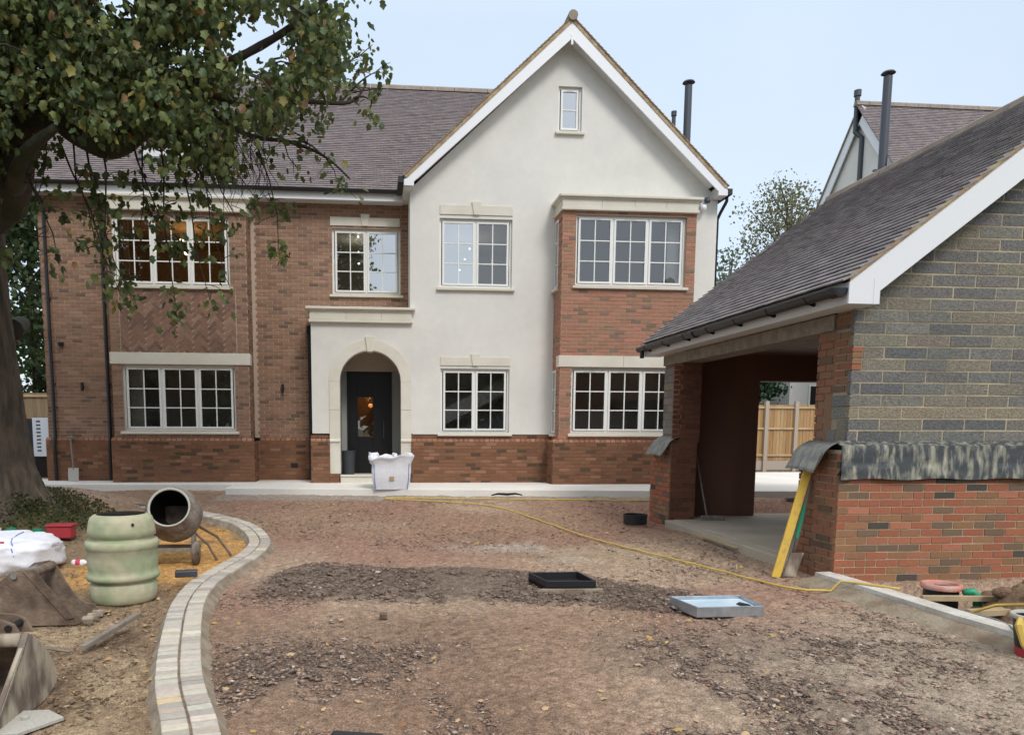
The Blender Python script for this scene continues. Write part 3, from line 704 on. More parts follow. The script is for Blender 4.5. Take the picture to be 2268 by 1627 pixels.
# right bay
cx0, cx1 = 3.80, 6.615
wall('bay_wall', M['mortar_h'], house, 'Y', cx0, cx1, 1.27, 5.95, RB, RB + 0.25, [WRU, WRL])
MB().box(cx0, cx0 + 0.22, RB + 0.25, HG, 1.27, 5.95).box(cx1 - 0.22, cx1, RB + 0.25, HG, 1.27, 5.95).build('bay_return', M['mortar_h'], house)
panel = bond(cx0, cx1, 3.00, 4.36, 0.30)
singles(panel, 'Y', RB, 0.008, -1, PAL_BAY, 'brick', house)
face(bond(cx0, cx1, 1.275, 2.77, 0.30, [WRL]) + bond(cx0, cx1, 4.36, 5.93, 0.30, [WRU]), 'Y', RB, 0.007, -1, PAL_BAY, 'brickwork', house)
for c_, sg in ((cx0, -1), (cx1, 1)):
    # narrow side light in each return, pilasters of brick beside it
    face(bond(RB + 0.0, HG - 0.005, 1.275, 5.93, 0.30), 'X', c_, 0.007, sg, PAL_BAY, 'brickwork', house)
for z0_, z1_ in ((4.43, 5.80), (1.40, 2.72)):
    for c_, sg in ((cx0, -1), (cx1, 1)):
        a_, b_ = (c_ - 0.02, c_ + 0.01) if sg < 0 else (c_ - 0.01, c_ + 0.02)
        wq = MB().box(a_, b_, RB + 0.28, RB + 0.31, z0_, z1_).box(a_, b_, HG - 0.06, HG - 0.03, z0_, z1_).box(a_, b_, RB + 0.31, HG - 0.06, z0_, z0_ + 0.04).box(a_, b_, RB + 0.31, HG - 0.06, z1_ - 0.04, z1_).box(a_, b_, RB + 0.31, HG - 0.06, z0_ + 0.46, z0_ + 0.48).box(a_, b_, RB + 0.31, HG - 0.06, z0_ + 0.91, z0_ + 0.93).build('side_light', M['upvc'], house)
        xx = c_ + sg * 0.008 if True else c_
        MB().box(min(xx, xx + sg * 0.004), max(xx, xx + sg * 0.004), RB + 0.31, HG - 0.06, z0_ + 0.04, z1_ - 0.04).build('pane', M['glass_sky'], wq)
        MB().box(min(c_, c_ + sg * 0.07), max(c_, c_ + sg * 0.07), RB + 0.24, HG - 0.02, z0_ - 0.07, z0_ - 0.01).build('sill', M['stone'], wq)
box('stone_band', M['stone'], house, cx0 - 0.03, 5.15, RB - 0.03, RB + 0.2, 2.77, 3.00, 0.005)
box('stone_band', M['stone'], house, 5.155, cx1 + 0.03, RB - 0.03, RB + 0.2, 2.77, 3.00, 0.005)
box('plinth', M['mortar_p'], house, cx0 - 0.12, cx1 + 0.08, RB - 0.05, HG + 0.02, Z0 - 0.2, 1.20)
face(bond(cx0 - 0.12, cx1 + 0.08, Z0, 1.20, 0.30), 'Y', RB - 0.05, 0.006, -1, PAL_PLINTH, 'brickwork', house)
face(bond(RB - 0.05, HG - 0.05, Z0, 1.20, 0.30), 'X', cx0 - 0.12, 0.006, -1, PAL_PLINTH, 'brickwork', house)
plinth_course(cx0 - 0.12, cx1 + 0.08, RB - 0.056)
mb = MB(); mb.prism([(cx0 - 0.122, 1.20), (cx0 - 0.122, 1.222), (cx0, 1.27), (cx0, 1.20)], 'Y', RB - 0.05, HG - 0.06, (0.33, 0.16, 0.10)).build('plinth_cap', M['brick'], house)
cornice(cx0 - 0.02, cx1 + 0.01, RB - 0.02, HG, 5.90, 6.20, (4.60, 5.28, 5.95))
window(*WRU, RB, 3, hh=True); window(*WRL, RB, 3, hh=True)

# --- porch: rendered box with arched stone surround
px0, px1 = -1.355, 0.75; acx = -0.125; ri, ro = 0.645, 0.865; zs = 2.47
def arc(r, a0_, a1_, n_): return [(acx + r * math.cos(t), zs + r * math.sin(t)) for t in np.linspace(a0_, a1_, n_)]
mb = MB()
L1 = [(px0, 1.375), (acx - ro, 1.375), (acx - ro, zs)]
mb.prism([(px0, 1.375), (acx - ro, 1.375), (acx - ro, 3.70), (px0, 3.70)], 'Y', HG + 0.004, HG + 0.25)
mb.prism([(acx + ro, 1.375), (px1, 1.375), (px1, 3.70), (acx + ro, 3.70)], 'Y', HG + 0.004, HG + 0.25)
A_ = arc(ro, math.pi, 0, 25)
for p, q in zip(A_[:-1], A_[1:]): mb.prism([p, q, (q[0], 3.70), (p[0], 3.70)], 'Y', HG + 0.004, HG + 0.25)
mb.build('porch_wall', M['render'], house)
box('porch_wall', M['render'], house, px0, px0 + 0.2, HG + 0.25, HW, 1.375, 3.7)
mb = MB(); I_ = arc(ri, math.pi, 0, 25); O_ = arc(ro, math.pi, 0, 25)
for k in range(24): mb.prism([I_[k], I_[k + 1], O_[k + 1], O_[k]], 'Y', HG - 0.02, HG + 0.28)
mb.build('arch_stone', M['stone'], house)
for sx in (-1, 1):
    a_, b_ = sorted((acx + sx * ri, acx + sx * ro))
    for z_a, z_b in ((0.52, 1.20), (1.27, 1.87), (1.875, zs - 0.003)): box('jamb_stone', M['stone'], house, a_, b_, HG - 0.02, HG + 0.28, z_a, z_b, 0.004)
    MB().prism([(HG - 0.05, 1.20), (HG - 0.05, 1.225), (HG - 0.02, 1.27), (HG + 0.28, 1.27), (HG + 0.28, 1.20)], 'X', a_, b_).build('jamb_stone', M['stone'], house)
MB().prism([(acx - 0.06, 3.09), (acx + 0.06, 3.09), (acx + 0.10, 3.40), (acx - 0.10, 3.40)], 'Y', HG - 0.05, HG + 0.28).build('keystone', M['stone'], house, bevel=0.005)
box('plinth', M['mortar_p'], house, acx - ro + 0.001, acx - ri - 0.03, HG - 0.040, HG + 0.25, Z0 - 0.1, 0.515)
for a_, b_ in ((px0 - 0.03, acx - ro), (acx + ro, px1 + 0.02)):
    box('plinth', M['mortar_p'], house, a_ + 0.0, b_, HG - 0.045, HG + 0.25, Z0 - 0.1, 1.20)
    bb = b_ if a_ < 0 else b_
    face(bond(a_, (acx - ro) if a_ < 0 else b_, Z0, 1.20, 0.30), 'Y', HG - 0.045, 0.006, -1, PAL_PLINTH, 'brickwork', house)
    face(bond(a_, (acx - ro) if a_ < 0 else b_, 1.28, 1.37, 0.30), 'Y', HG + 0.004, 0.006, -1, PAL_PLINTH, 'brickwork', house)
face(bond(acx - ro, acx - ri - 0.02, Z0, 0.52, 0.30), 'Y', HG - 0.045, 0.006, -1, PAL_PLINTH, 'brickwork', house)
face(bond(HG - 0.045, HW - 0.05, Z0, 1.20, 0.30), 'X', px0 - 0.03, 0.006, -1, PAL_PLINTH, 'brickwork', house)
plinth_course(px0 - 0.03, acx - ro, HG - 0.051)
cornice(px0 - 0.02, px1 + 0.0, HG - 0.02, HW, 3.68, 3.99, (-0.62, 0.12))
box('porch_roof', M['soffit'], house, px0 + 0.21, px1 - 0.01, HG + 0.26, HW + 0.2, 3.40, 3.45)
box('step', M['stone'], house, acx - ri + 0.0, acx + ri + 0.0, HG - 0.05, HW + 0.3, Z0 - 0.05, 0.46, 0.006)
box('threshold', M['stone'], house, acx - ri + 0.0, acx + ri + 0.0, HG - 0.08, HG + 0.02, 0.462, 0.50, 0.006)
DY = 17.12
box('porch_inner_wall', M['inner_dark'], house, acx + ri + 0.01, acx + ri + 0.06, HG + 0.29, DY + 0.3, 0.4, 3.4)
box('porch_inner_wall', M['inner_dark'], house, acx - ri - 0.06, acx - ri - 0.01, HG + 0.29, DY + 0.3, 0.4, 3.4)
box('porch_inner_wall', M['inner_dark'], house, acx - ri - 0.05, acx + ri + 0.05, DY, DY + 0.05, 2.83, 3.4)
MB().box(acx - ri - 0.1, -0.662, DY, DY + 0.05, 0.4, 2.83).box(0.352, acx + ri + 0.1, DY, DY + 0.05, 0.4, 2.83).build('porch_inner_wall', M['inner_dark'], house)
mb = MB().box(-0.66, -0.61, DY - 0.02, DY + 0.08, 0.47, 2.80).box(0.30, 0.35, DY - 0.02, DY + 0.08, 0.47, 2.80).box(-0.61, 0.30, DY - 0.02, DY + 0.08, 2.75, 2.80)
dfr = mb.build('door_frame', M['black'], house)
mb = MB().box(-0.61, -0.42, DY, DY + 0.05, 0.47, 2.75).box(-0.08, 0.30, DY, DY + 0.05, 0.47, 2.75).box(-0.42, -0.08, DY, DY + 0.05, 0.47, 1.30).box(-0.42, -0.08, DY, DY + 0.05, 2.18, 2.75)
door = mb.build('door', M['black'], house, bevel=0.004)
MB().box(-0.42, -0.08, DY + 0.02, DY + 0.025, 1.30, 2.18).build('pane', M['glass'], door)
MB().tube([(0.16, DY - 0.06, 1.25), (0.16, DY - 0.06, 1.65)], 0.012).box(0.15, 0.17, DY - 0.06, DY, 1.27, 1.29).box(0.15, 0.17, DY - 0.06, DY, 1.61, 1.63).build('handle', M['flue'], door)
box('hall_wall', M['inner_warm'], house, -0.9, 0.9, 18.4, 18.45, 0.4, 2.9)  # warm brown stands for the orange reflection in the door glass
MB().lathe([(0.001, -0.055), (0.05, -0.02), (0.055, 0.02), (0.03, 0.05), (0.001, 0.055)], 12, Matrix.Translation((-0.14, 18.1, 2.02))).build('hall_glow', M['hall'], house, smooth=True)  # glowing body added to tint the door pane orange

# --- interiors
def room(x0, x1, y0, y1, z0, z1, m='inner'):
    mb = MB(); t = 0.03
    mb.box(x0, x1, y1, y1 + t, z0, z1).box(x0, x1, y0, y1, z0 - t, z0).box(x0, x1, y0, y1, z1, z1 + t).box(x0 - t, x0, y0, y1, z0, z1).box(x1, x1 + t, y0, y1, z0, z1)
    return mb.build('room', M[m], house)
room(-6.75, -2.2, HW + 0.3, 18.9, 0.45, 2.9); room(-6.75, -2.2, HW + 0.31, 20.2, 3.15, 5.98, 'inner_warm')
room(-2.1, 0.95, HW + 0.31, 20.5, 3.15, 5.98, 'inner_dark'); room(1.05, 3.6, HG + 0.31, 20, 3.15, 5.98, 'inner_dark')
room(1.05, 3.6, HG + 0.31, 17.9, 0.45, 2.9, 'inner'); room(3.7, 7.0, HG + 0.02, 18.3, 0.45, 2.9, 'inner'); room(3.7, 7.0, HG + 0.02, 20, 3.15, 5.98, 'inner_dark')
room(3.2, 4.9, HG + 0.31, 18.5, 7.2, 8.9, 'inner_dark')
MB().prism([(1.1, 1.35), (1.1, 1.72), (3.55, 2.95), (3.55, 2.58)], 'Y', 17.0, 17.06).build('stair_string', M['render'], house)
for x_, y_, z_ in ((-4.30, 17.6, 5.62), (-4.28, 17.9, 5.42)):
    MB().lathe([(0.001, -0.045), (0.04, -0.02), (0.045, 0.02), (0.001, 0.045)], 10, Matrix.Translation((x_, y_, z_))).build('pendant_lamp', M['lamp'], house, smooth=True)
for x_, y_, z_ in ((-0.40, 18.2, 5.95), (-0.40, 18.3, 5.62), (-0.40, 18.4, 5.38), (2.16, 17.6, 5.60), (2.05, 17.6, 5.36), (1.93, 17.6, 5.12)):
    MB().lathe([(0.001, -0.022), (0.022, 0.0), (0.001, 0.022)], 8, Matrix.Translation((x_, y_, z_))).build('pendant_lamp', M['lampw'], house, smooth=True)
def lit(x_, y_, z_, w_, col):
    l_ = bpy.data.lights.new('room_light', 'POINT'); l_.energy = w_; l_.color = col; l_.shadow_soft_size = 0.08
    o_ = bpy.data.objects.new('room_light', l_); C.objects.link(o_); o_.location = Vector((x_, y_, z_)) - W[house]; o_.parent = house
lit(-4.2, 18.0, 5.5, 8, (1.0, 0.72, 0.40)); lit(-0.4, 18.6, 5.5, 9, (1.0, 0.85, 0.65)); lit(2.1, 18.2, 5.4, 9, (1.0, 0.85, 0.65)); lit(-0.2, 17.9, 2.2, 2.2, (1.0, 0.45, 0.18))  # last light is added to strengthen the orange behind the door
box('curtain', M['inner'], house, -5.30, -5.0, 16.75, 16.80, 1.3, 2.85); box('curtain', M['inner'], house, 6.15, 6.40, 15.80, 15.85, 4.4, 5.9)
box('table', M['inner'], house, -4.8, -3.9, 17.4, 17.9, 1.42, 1.52)
box('worktop', M['inner'], house, 4.2, 6.0, 17.6, 18.2, 1.45, 1.95)

# --- eaves, fascia, gutters of the wing
FX0, FX1 = -7.25, 0.60
box('fascia', M['white'], house, FX0, FX1, HW - 0.36, HW - 0.33, 6.32, 6.48)
box('soffit', M['soffit'], house, FX0, FX1, HW - 0.33, HW, 6.33, 6.35)
mb = MB(); prof = [(-0.055 * math.cos(t), -0.055 * math.sin(t)) for t in np.linspace(0, math.pi, 9)]
def gutter(x0, x1, y, z):
    m_ = MB(); P_ = [(y - 0.058 * math.cos(t), z - 0.075 * math.sin(t)) for t in np.linspace(0, math.pi, 10)] + [(y + 0.052 * math.cos(t), z - 0.068 * math.sin(t)) for t in np.linspace(0, math.pi, 10)]
    return m_.prism(P_, 'X', x0, x1)
gutter(FX0, FX1, HW - 0.43, 6.525).build('gutter', M['gutter'], house)
# main roof
S0 = Vector((0, 1, 0.874)).normalized()
def keep_main(p):
    x = p.x
    return not (abs(x - apx) < 3.4 and p.z < 9.70 - abs(x - apx) * sl - 0.06)
ro_ = roof('roof_tiles', house, (-7.30, HW - 0.42, 6.515), (1, 0, 0), S0, 14.8, 6.10, PAL_TILE, keep_main, nsingle=290, order=lambda t: (t[2], abs(t[0].x + 0.9)))
MB().add([(-7.3, HW - 0.40, 6.51), (7.5, HW - 0.40, 6.51), (7.5, 21.2, 10.53), (-7.3, 21.2, 10.53)], [(0, 1, 2, 3)]).add([(-7.3, 21.21, 10.53), (7.5, 21.21, 10.53), (7.5, 25.8, 6.5), (-7.3, 25.8, 6.5)], [(0, 1, 2, 3)]).build('roof_deck', M['gutter'], house)
MB().prism([(HW, 6.4), (21.2, 10.45), (25.3, 6.4)], 'X', -7.1, -6.85).prism([(HW + 0.2, 6.4), (21.2, 10.45), (25.3, 6.4)], 'X', 7.15, 7.3).build('gable_wall', M['render'], house)
x = -7.30
while x < 7.5:
    MB().prism([(21.2 - 0.13, 10.50), (21.2 - 0.10, 10.60), (21.2, 10.66), (21.2 + 0.10, 10.60), (21.2 + 0.13, 10.50)], 'X', x, min(7.5, x + 0.442)).build('ridge_tile', M['ridge'], house, bevel=0.008); x += 0.45
MB().box(-7.1, 7.3, 24.9, 25.2, 0.1, 6.5).build('wall', M['render'], house)
sk = MB(); u = S0; nrm = Vector((0, -0.874, 1)).normalized()
o_ = Vector((-5.1, 17.35, 6.515 + (17.35 - 16.58) * 0.874)) + nrm * 0.03
sk.obox(o_, (1, 0, 0), u, nrm, 1.5, 0.95, 0.06).build('skylight', M['flue'], house)
sk2 = MB().obox(o_ + Vector((0.07, 0, 0)) + u * 0.08 + nrm * 0.062, (1, 0, 0), u, nrm, 1.36, 0.78, 0.004).build('skylight_pane', M['glass_sky'], house)
# gable roof: verge boards, slabs, gutter ends
YF = HG - 0.34
for sg in (-1, 1):
    ex = apx + sg * 3.40; dirv = Vector((-sg, 0, sl)).normalized(); nv = Vector((sg * sl, 0, 1)).normalized()
    n_len = 3.40 / abs(dirv.x)
    eave = Vector((ex, YF, 9.70 - 3.40 * sl))
    MB().obox(eave + nv * -0.03, dirv, (0, 1, 0), nv, n_len, 9.5, 0.05).build('roof_slab', M['ridge'], house)
    mbt = MB(); k = 0
    while k * 0.10 < n_len:
        mbt.obox(eave + dirv * (k * 0.1) + Vector((0, -0.03, 0)) + nv * 0.026, (dirv - nv * 0.12).normalized(), (0, 1, 0), nv, 0.13, 0.35, 0.014, pick([(0.6, (0.25, 0.18, 0.13)), (0.4, (0.34, 0.26, 0.17))])); k += 1
    mbt.build('verge_tiles', M['tile'], house)['kind'] = 'stuff'
    MB().obox(eave + Vector((0, -0.012, 0)) + nv * -0.055 + dirv * 0.02, dirv, (0, 1, 0), nv, n_len - 0.02, 0.3, 0.075).build('verge_mortar', M['verge'], house)
    # bargeboard with box end
    o1 = eave - nv * 0.055; z_low = eave.z
    pts = []
    ax_ = apx; top = 9.70 - 0.075
    pts = [(ex, eave.z - 0.06), (apx, top), (apx, top - 0.30), (ex - sg * 0.20, eave.z - 0.06 - 0.30 + 0.20 * sl + 0.09), (ex - sg * 0.20, 6.375), (ex, 6.375)]
    if sg < 0: pts = pts
    MB().prism(pts, 'Y', YF, YF + 0.03).build('bargeboard', M['white'], house)
    MB().prism([(ex, 6.375), (ex - sg * 0.20, 6.375), (ex - sg * 0.20, 6.56), (ex, 6.52)], 'Y', YF + 0.03, HG).build('box_end', M['soffit'], house)
    MB().obox(Vector((apx, YF + 0.03, top - 0.22)), (Vector((ex - sg * 0.2, 0, eave.z - 0.30 + 0.20 * sl + 0.09)) - Vector((apx, 0, top - 0.22))).normalized(), (0, 1, 0), (0, 0, 1), 4.2, 0.31, 0.015).build('soffit', M['soffit'], house)
MB().box(apx - 0.022, apx + 0.022, YF - 0.012, YF, 9.20, 9.40).build('apex_cover', M['white'], house)
MB().tube([(apx, YF - 0.06, 9.74), (apx, 21.5, 9.74)], 0.10, 10).build('ridge_tile', M['ridge'], house)
box('gutter', M['gutter'], house, apx - 3.4 - 0.12, apx - 3.4 - 0.01, YF + 0.02, HW - 0.36, 6.44, 6.56)
box('soffit', M['soffit'], house, apx - 3.4, 0.74, YF + 0.05, HW, 6.36, 6.376)
box('fascia', M['soffit'], house, apx - 3.4 - 0.005, apx - 3.4 + 0.02, YF + 0.03, HW - 0.33, 6.376, 6.50)
MB().box(7.385, 7.50, YF + 0.02, 21, 6.40, 6.52).build('gutter', M['gutter'], house)
MB().tube([(7.44, YF + 0.15, 6.42), (7.44, YF + 0.15, 6.30), (7.42, HG + 0.05, 6.12), (7.39, HG + 0.12, 6.0), (7.39, HG + 0.12, 0.35)], 0.034, 10).build('downpipe', M['gutter'], house, smooth=True)
# downpipes of the wing
for xx in (-6.96, -5.80):
    p = MB().tube([(xx, HW - 0.43, 6.45), (xx, HW - 0.40, 6.30), (xx, HW - 0.08, 6.16), (xx, HW - 0.06, 6.0), (xx, HW - 0.06, 1.30), (xx, HW - 0.11, 1.18), (xx, HW - 0.11, 0.34)], 0.036, 10).build('downpipe', M['gutter'], house, smooth=True)
    MB().box(xx - 0.05, xx + 0.05, HW - 0.07, HW, 4.2, 4.23).box(xx - 0.05, xx + 0.05, HW - 0.07, HW, 2.4, 2.43).build('bracket', M['gutter'], p)
MB().tube([(-1.46, HW - 0.05, 3.62), (-1.46, HW - 0.05, 1.30), (-1.46, HW - 0.11, 1.2), (-1.46, HW - 0.11, 0.34)], 0.042, 10).box(-1.52, -1.40, HW - 0.10, HW, 3.55, 3.72).build('downpipe', M['gutter'], house)
# small fittings
for xx in (-6.34, -2.06):
    MB().lathe([(0.001, -0.09), (0.032, -0.09), (0.032, 0.09), (0.001, 0.09)], 12, Matrix.Translation((xx, HW - 0.07, 2.36))).box(xx - 0.02, xx + 0.02, HW - 0.05, HW, 2.33, 2.39).build('wall_lamp', M['gutter'], house)
MB().box(-1.92, -1.76, HW - 0.062, HW - 0.04, 0.60, 0.71).build('outdoor_socket', M['gutter'], house, bevel=0.008)
MB().lathe([(0.001, -0.045), (0.045, -0.03), (0.05, 0.03), (0.001, 0.05)], 12, Matrix.Translation((-6.74, HW - 0.10, 3.25))).box(-6.78, -6.70, HW - 0.06, HW, 3.22, 3.30).build('security_camera', M['gutter'], house)
sl_ = MB().box(6.90, 6.98, HG - 0.12, HG, 6.20, 6.28).build('security_light', M['soffit'], house)
for dx in (-0.09, 0.09):
    MB().lathe([(0.001, 0.06), (0.05, 0.05), (0.065, -0.02), (0.001, -0.03)], 14, Matrix.Translation((6.94 + dx, HG - 0.16, 6.31)) @ Matrix.Rotation(2.0, 4, 'X')).build('lamp_head', M['flue'], sl_, smooth=True)
MB().lathe([(0.001, 0.07), (0.06, 0.04), (0.065, -0.02), (0.03, -0.07), (0.001, -0.08)], 14, Matrix.Translation((6.96, HG - 0.14, 6.17))).build('sensor', M['white'], sl_, smooth=True)
# flues on the roof
f1 = MB().tube([(7.06, 17.2, 6.6), (7.06, 17.2, 9.18)], 0.082, 16).build('flue_pipe', M['flue'], house, smooth=False)
MB().lathe([(0.14, 0.0), (0.12, 0.03), (0.001, 0.075)], 16, Matrix.Translation((7.06, 17.2, 9.24))).tube([(7.06, 17.2, 9.17), (7.06, 17.2, 9.25)], 0.04, 8).build('cowl', M['flue'], f1)
f2 = MB().tube([(6.82, 17.4, 6.8), (6.82, 17.4, 8.62)], 0.045, 12).build('vent_pipe', M['flue'], house)
MB().tube([(6.82, 17.4, 8.60), (6.82, 17.4, 8.70)], 0.062, 12).build('cowl', M['flue'], f2)

# ------------------------------------------------------------------ pale concrete path round the house
mb = MB().prism([(-7.9, 14.9 + 1.2), (-6.3, 15.82), (-2.95, 15.72), (-2.93, 14.72), (0.56, 14.30), (5.2, 13.78), (8.2, 13.5), (14.5, 13.1), (14.5, 19.5), (7.4, 19.5), (7.4, 17.5), (-7.9, 17.5)], 'Z', 0.02, 0.325)
o = mb.build('path', M['slab'], bevel=0.01); o['kind'] = 'structure'

# ------------------------------------------------------------------ GARAGE
gar = thing('garage', 'unfinished open sided garage of red brick and grey block under a dark tiled roof', 'garage', (4.5, 6.9, 0))
PX, UX, PY, UY = 4.506, 4.64, 6.906, 7.02
GXR = 10.30; YB = 11.85; RXc, RZc = 7.47, 5.22; PITCH = 0.767
DP = 1.30
# gable front: plinth of red bricks (each its own part), backing
box('plinth_core', M['mortar_r'], gar, PX + 0.012, GXR, PY + 0.012, UY + 0.3, -0.45, DP)
pb = bond(PX, GXR, -0.45, 1.29, 0.0, udat=PX, mix=True)
pb = [b for b in pb if b[2] > -0.46]
near = [b for b in pb if b[0] < 6.35]; far = [b for b in pb if b[0] >= 6.35]
singles(near[:260], 'Y', PY + 0.012, 0.006, -1, PAL_GAR, 'brick', gar)
face(far + near[260:], 'Y', PY + 0.012, 0.006, -1, PAL_GAR, 'brickwork', gar)
# side plinths of the two piers
NB, FA, FB = 7.614, 11.15, 11.98
box('plinth_core', M['mortar_p'], gar, PX + 0.012, PX + 0.42, UY + 0.30, NB - 0.01, -0.1, DP)
box('plinth_core', M['mortar_p'], gar, PX + 0.012, PX + 0.42, FA + 0.01, FB, -0.1, DP)
PAL_SIDE_SHADE = [(0.5, (0.27, 0.130, 0.080)), (0.32, (0.23, 0.130, 0.082)), (0.18, (0.15, 0.10, 0.07))]  # browner than the front bricks: the side wall's shade put into the colour
sb = bond(PY + 0.015, NB, -0.05, 1.29, 0.0, udat=PY, mix=True)
singles(sb, 'X', PX + 0.012, 0.010, -1, PAL_SIDE_SHADE, 'brick', gar)
face(bond(FA, FB, -0.05, 1.29, 0.0, udat=PY, mix=True), 'X', PX + 0.012, 0.008, -1, PAL_GAR, 'brickwork', gar)
face(bond(PX + 0.02, PX + 0.42, -0.05, 2.5, 0.0, udat=PX), 'Y', FA + 0.01, 0.008, -1, [(0.6, (0.19, 0.085, 0.055)), (0.4, (0.14, 0.065, 0.045))], 'brickwork', gar)
# upper walls
fy0 = UY
def roofz(x): return 2.86 + (x - 4.38) * PITCH if x < RXc else 2.86 + (2 * RXc - 4.38 - x) * PITCH
gpoly = [(UX + 0.012, DP), (GXR, DP), (GXR, roofz(GXR) - 0.10), (RXc, RZc - 0.12), (UX + 0.012, roofz(UX) - 0.10)]
MB().prism(gpoly, 'Y', fy0 + 0.012, fy0 + 0.30).build('gable_core', M['mortar_g'], gar)
ch = 0.1165; blocks = []
inside = lambda x, z: z < roofz(x) - 0.06
reds = [(9, 10), (11, 12)]
bl = bond(UX, GXR, DP, 5.1, DP - 0.03, bl=0.4505, ch=ch, j=0.017, udat=UX - 0.113, inside=inside)
PAL_BLOCK = [(0.45, (0.185, 0.180, 0.170)), (0.27, (0.215, 0.205, 0.182)), (0.18, (0.235, 0.21, 0.165)), (0.10, (0.140, 0.140, 0.140))]
def clipb(b):
    dx = (b[3] - 2.86 + 0.06) / PITCH
    return (max(b[0], 4.38 + dx), min(b[1], 2 * RXc - 4.38 - dx), b[2], b[3])
bl = [c_ for c_ in map(clipb, bl) if c_[1] - c_[0] > 0.04]
redfill = []
b2 = []
for b in bl:
    k = int(round((b[2] - DP) / ch))
    if b[0] <= UX + 0.001 and k in (7, 8) and b[1] - b[0] < 0.4:
        redfill.append((b[0], min(b[1], b[0] + 0.103), b[2], b[2] + 0.045)); redfill.append((b[0], min(b[1], b[0] + 0.103), b[2] + 0.057, b[3]))
        b2.append((b[0] + 0.113, b[1], b[2], b[3]))
    else: b2.append(b)
b2 = [b for b in b2 if b[1] - b[0] > 0.03]
b2.sort(key=lambda b: b[0])
stain = [(0.6, (0.31, 0.26, 0.19)), (0.4, (0.26, 0.215, 0.16))]
for b in b2[:280]:
    k = int(round((b[2] - DP) / ch))
    singles([b], 'Y', fy0 + 0.012, 0.004, -1, stain if k == 3 else PAL_BLOCK, 'block', gar, 'block')
if b2[280:]: face(b2[280:], 'Y', fy0 + 0.012, 0.006, -1, PAL_BLOCK, 'blockwork', gar)
face(redfill, 'Y', fy0 + 0.012, 0.007, -1, PAL_GAR, 'brickwork', gar)
# side piers upper
box('pier', M['mortar_p'], gar, UX + 0.012, UX + 0.32, fy0 + 0.30, NB - 0.012, DP, 2.50)
box('pier', M['mortar_p'], gar, UX + 0.012, UX + 0.32, FA + 0.012, YB - 0.01, DP, 2.50)
ub = bond(fy0 + 0.02, NB, DP + 0.01, 2.49, 0.0, udat=fy0) + bond(fy0 + 0.02, fy0 + 0.30, 2.495, 2.665, 0.0, udat=fy0)
ubr = [b for b in ub if not (b[0] < fy0 + 0.34 and (1.30 < b[2] < 1.85))]
face(ubr, 'X', UX + 0.012, 0.008, -1, PAL_SIDE_SHADE, 'brickwork', gar)
blk = [(fy0 + 0.02, fy0 + 0.20, 1.32, 1.60), (fy0 + 0.22, fy0 + 0.36, 1.32, 1.50), (fy0 + 0.02, fy0 + 0.30, 1.615, 1.72), (fy0 + 0.02, fy0 + 0.30, 1.735, 1.84)]
singles(blk, 'X', UX + 0.012, 0.009, -1, PAL_BLOCK, 'block', gar, 'block')
face(bond(NB - 0.5, NB, 0.1, 2.5, 0.0), 'X', 4.9, 0.005, -1, PAL_SIDE_SHADE, 'brickwork', gar) if False else None
fb_ = bond(FA, YB, DP + 0.01, 2.49, 0.0, udat=fy0)
face([b for b in fb_ if b[0] < FA + 0.22], 'X', UX + 0.012, 0.008, -1, PAL_GAR, 'brickwork', gar)
face(bond(FA + 0.22, YB, DP + 0.01, 2.49, DP, bl=0.45, ch=ch), 'X', UX + 0.012, 0.007, -1, PAL_BLOCK, 'blockwork', gar)
face(bond(UX + 0.02, UX + 0.32, DP, 2.49, 0.0, udat=UX), 'Y', FA + 0.012, 0.008, -1, [(0.6, (0.19, 0.085, 0.055)), (0.4, (0.14, 0.065, 0.045))], 'brickwork', gar)
box('lintel', M['timber_gray'], gar, UX - 0.02, UX + 0.32, fy0 + 0.31, YB, 2.50, 2.655)
# rear gable with wide opening, right wall, inner lining
BX = 6.10
wall('rear_wall', M['board'], gar, 'Y', UX + 0.33, GXR, 0.02, 2.95, YB - 0.30, YB, [(BX, 9.2, 0.0, 2.26)])
MB().prism([(UX + 0.33, 2.951), (GXR, 2.951), (RXc, RZc - 0.12)], 'Y', YB - 0.30, YB).build('rear_gable', M['board'], gar)
box('side_wall', M['board'], gar, GXR - 0.3, GXR - 0.001, fy0 + 0.30, YB - 0.30, 0.0, 2.75)
box('inner_lining', M['board'], gar, UX + 0.34, GXR - 0.31, fy0 + 0.302, fy0 + 0.32, 0.1, 2.6)
box('ceiling', M['board'], gar, UX + 0.32, GXR - 0.31, fy0 + 0.33, YB - 0.31, 2.66, 2.68)
box('floor_slab', M['gfloor'], gar, PX + 0.10, GXR, PY + 0.4, FB - 0.1, -0.12, 0.10, 0.01)
MB().box(PX - 0.06, PX + 0.10, NB + 0.02, FA - 0.02, -0.1, 0.095).build('floor_slab', M['gfloor'], gar, bevel=0.012)
